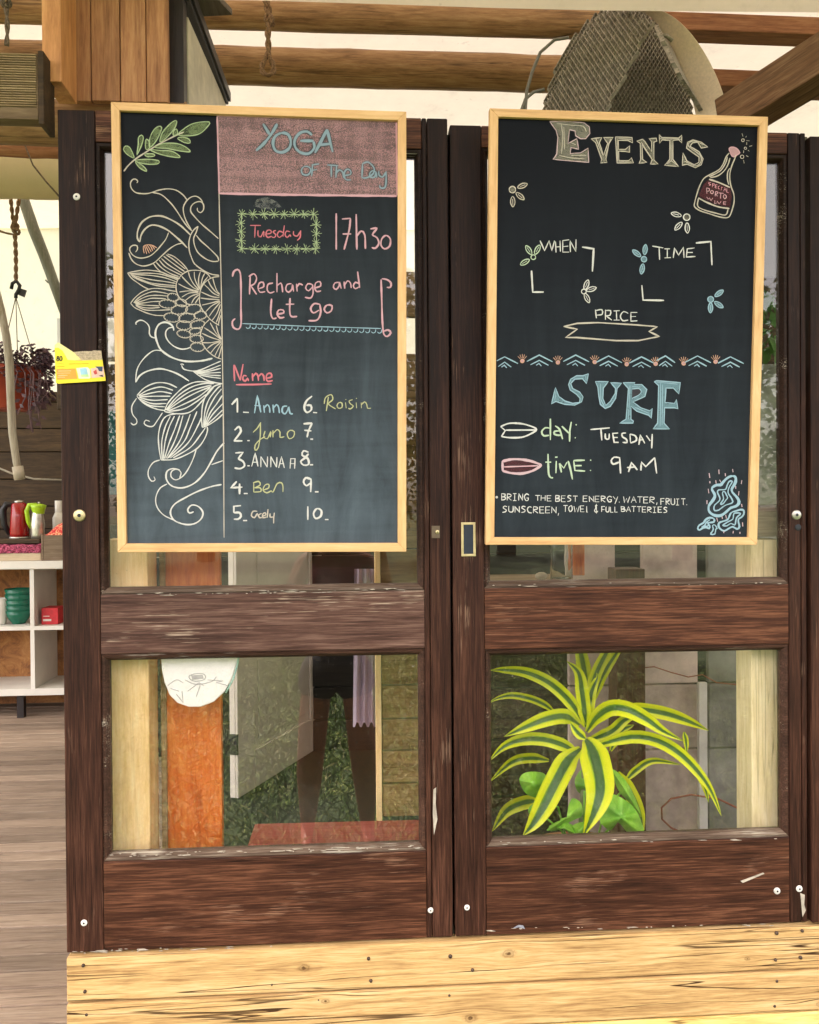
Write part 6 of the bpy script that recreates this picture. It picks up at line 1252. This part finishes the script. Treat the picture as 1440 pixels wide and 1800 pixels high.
skin_fig('mouth', plain('lips', (.4, .12, .1), .4, bumps=0), pe, [(PX-.022, PY+.108, G+1.7441, .005), (PX, PY+.116, G+1.7441, .007), (PX+.022, PY+.108, G+1.7441, .005)], [(0, 1), (1, 2)], 1)
# phone held upright just behind the camera position
ph = thing('phone', 'dark phone held upright by the reflected person', 'phone', (CAM.x, CAM.y-.02, CAM.z-.13))
MB().box(CAM.x-.055, CAM.x+.017, CAM.y-.026, CAM.y-.018, CAM.z-.13, CAM.z+.018).build('phone_body', plain('dark_phone_glass', (.02, .02, .025), .15, bumps=0), ph, bevel=.004)
MB().box(CAM.x-.012, CAM.x+.014, CAM.y-.0178, CAM.y-.016, CAM.z-.014, CAM.z+.014).build('camera_bump', steel, ph, bevel=.003)
# hands: palm plus five bent fingers, gripping the phone edges
for s_ in (-1, 1):
    ex = CAM.x+(-.055 if s_ < 0 else .017); w0 = V[23] if s_ < 0 else V[27]; px_ = ex+s_*.022; pz = CAM.z-.085; py = CAM.y-.03
    skin_fig('palm', sk_m, pe, [(w0[0], w0[1], w0[2], .024), ((w0[0]+px_)/2, (w0[1]+py)/2-.01, (w0[2]+pz)/2, .026, .018), (px_, py-.012, pz, .034, .016)], [(0, 1), (1, 2)], 2)
    for k, (dz, l) in enumerate(((.034, .9), (.013, 1.), (-.009, .95), (-.030, .75))):
        b = Vector((px_+s_*.012, py, pz+dz)); skin_fig('finger', sk_m, pe, [(*b, .0095), (b.x-s_*.004, b.y+.022*l, b.z+.004, .0088), (b.x-s_*.018*l, b.y+.030, b.z+.006, .008), (b.x-s_*.034*l, b.y+.0215, b.z+.006, .0068)], [(0, 1), (1, 2), (2, 3)], 1)
    b = Vector((px_, py-.012, pz-.01)); skin_fig('thumb', sk_m, pe, [(*b, .012), (b.x-s_*.010, b.y-.004, b.z+.028, .0105), (b.x-s_*.028, b.y+.002, b.z+.05, .009), (b.x-s_*.036, b.y+.004, b.z+.062, .0075)], [(0, 1), (1, 2), (2, 3)], 1)

# ---------------- hedge and trees across the lawn (seen as reflections) ----------------
def tree(x, y, h, r_, label, seed):
    t = thing('tree', label, 'tree', (x, y, GROUND), 'trees across the lawn'); rr = random.Random(seed); lm = bpy.data.materials.get('tree_leaf') or plain('tree_leaf', (.05, .10, .02), .7, scale=1.5, var=.35)
    bm_ = bpy.data.materials.get('bark') or plain('bark', (.1, .075, .05), .9, scale=10, var=.3)
    m = MB(); m.tube([(x, y, GROUND), (x+.1, y, GROUND+h*.3), (x, y+.1, GROUND+h*.6)], [r_*.09, r_*.07, r_*.04], 10)
    for k in range(6):
        a = k*1.05; m.tube([(x, y, GROUND+h*.35), (x+math.cos(a)*r_*.4, y+math.sin(a)*r_*.4, GROUND+h*.6), (x+math.cos(a)*r_*.7, y+math.sin(a)*r_*.7, GROUND+h*.75)], [r_*.04, r_*.025, r_*.01], 6)
    m.build('trunk', bm_, t, smooth=True)
    m = MB(); cl = [(rr.uniform(-.7, .7)*r_, rr.uniform(-.7, .7)*r_, rr.uniform(.3, .95)*h, rr.uniform(.25, .5)*r_) for _ in range(16)]
    for c_ in cl:
        for _ in range(330):
            d = Vector((rr.gauss(0, 1), rr.gauss(0, 1), rr.gauss(0, 1))).normalized()*c_[3]*rr.uniform(.6, 1.05); p = Vector((x+c_[0], y+c_[1], GROUND+c_[2]))+d
            a = Vector((rr.uniform(-1, 1), rr.uniform(-1, 1), rr.uniform(-1, 1))).normalized()*.13; b = a.orthogonal().normalized()*.07
            m.v += [p-a, p+b, p+a, p-b]; k = len(m.v); m.f.append((k-4, k-3, k-2, k-1))
    me = bpy.data.meshes.new('crown'); me.from_pydata(m.v, [], m.f); me.materials.append(lm); o = bpy.data.objects.new('crown', me); COL.objects.link(o); put(o, t)
for i, (x, y, h, r_) in enumerate(((-9, -24, 8.5, 3.6), (-4, -26, 8, 3.4), (1, -25, 8.4, 3.5), (6, -27, 9, 3.8), (11, -24, 8, 3.5), (-14, -22, 8, 3.6), (16, -25, 8.5, 3.7))):
    tree(x, y, h, r_, 'broad green tree across the lawn, '+('second from the left', 'third from the left', 'fourth from the left', 'third from the right', 'second from the right', 'farthest left', 'farthest right')[i]+' of the row', 20+i)
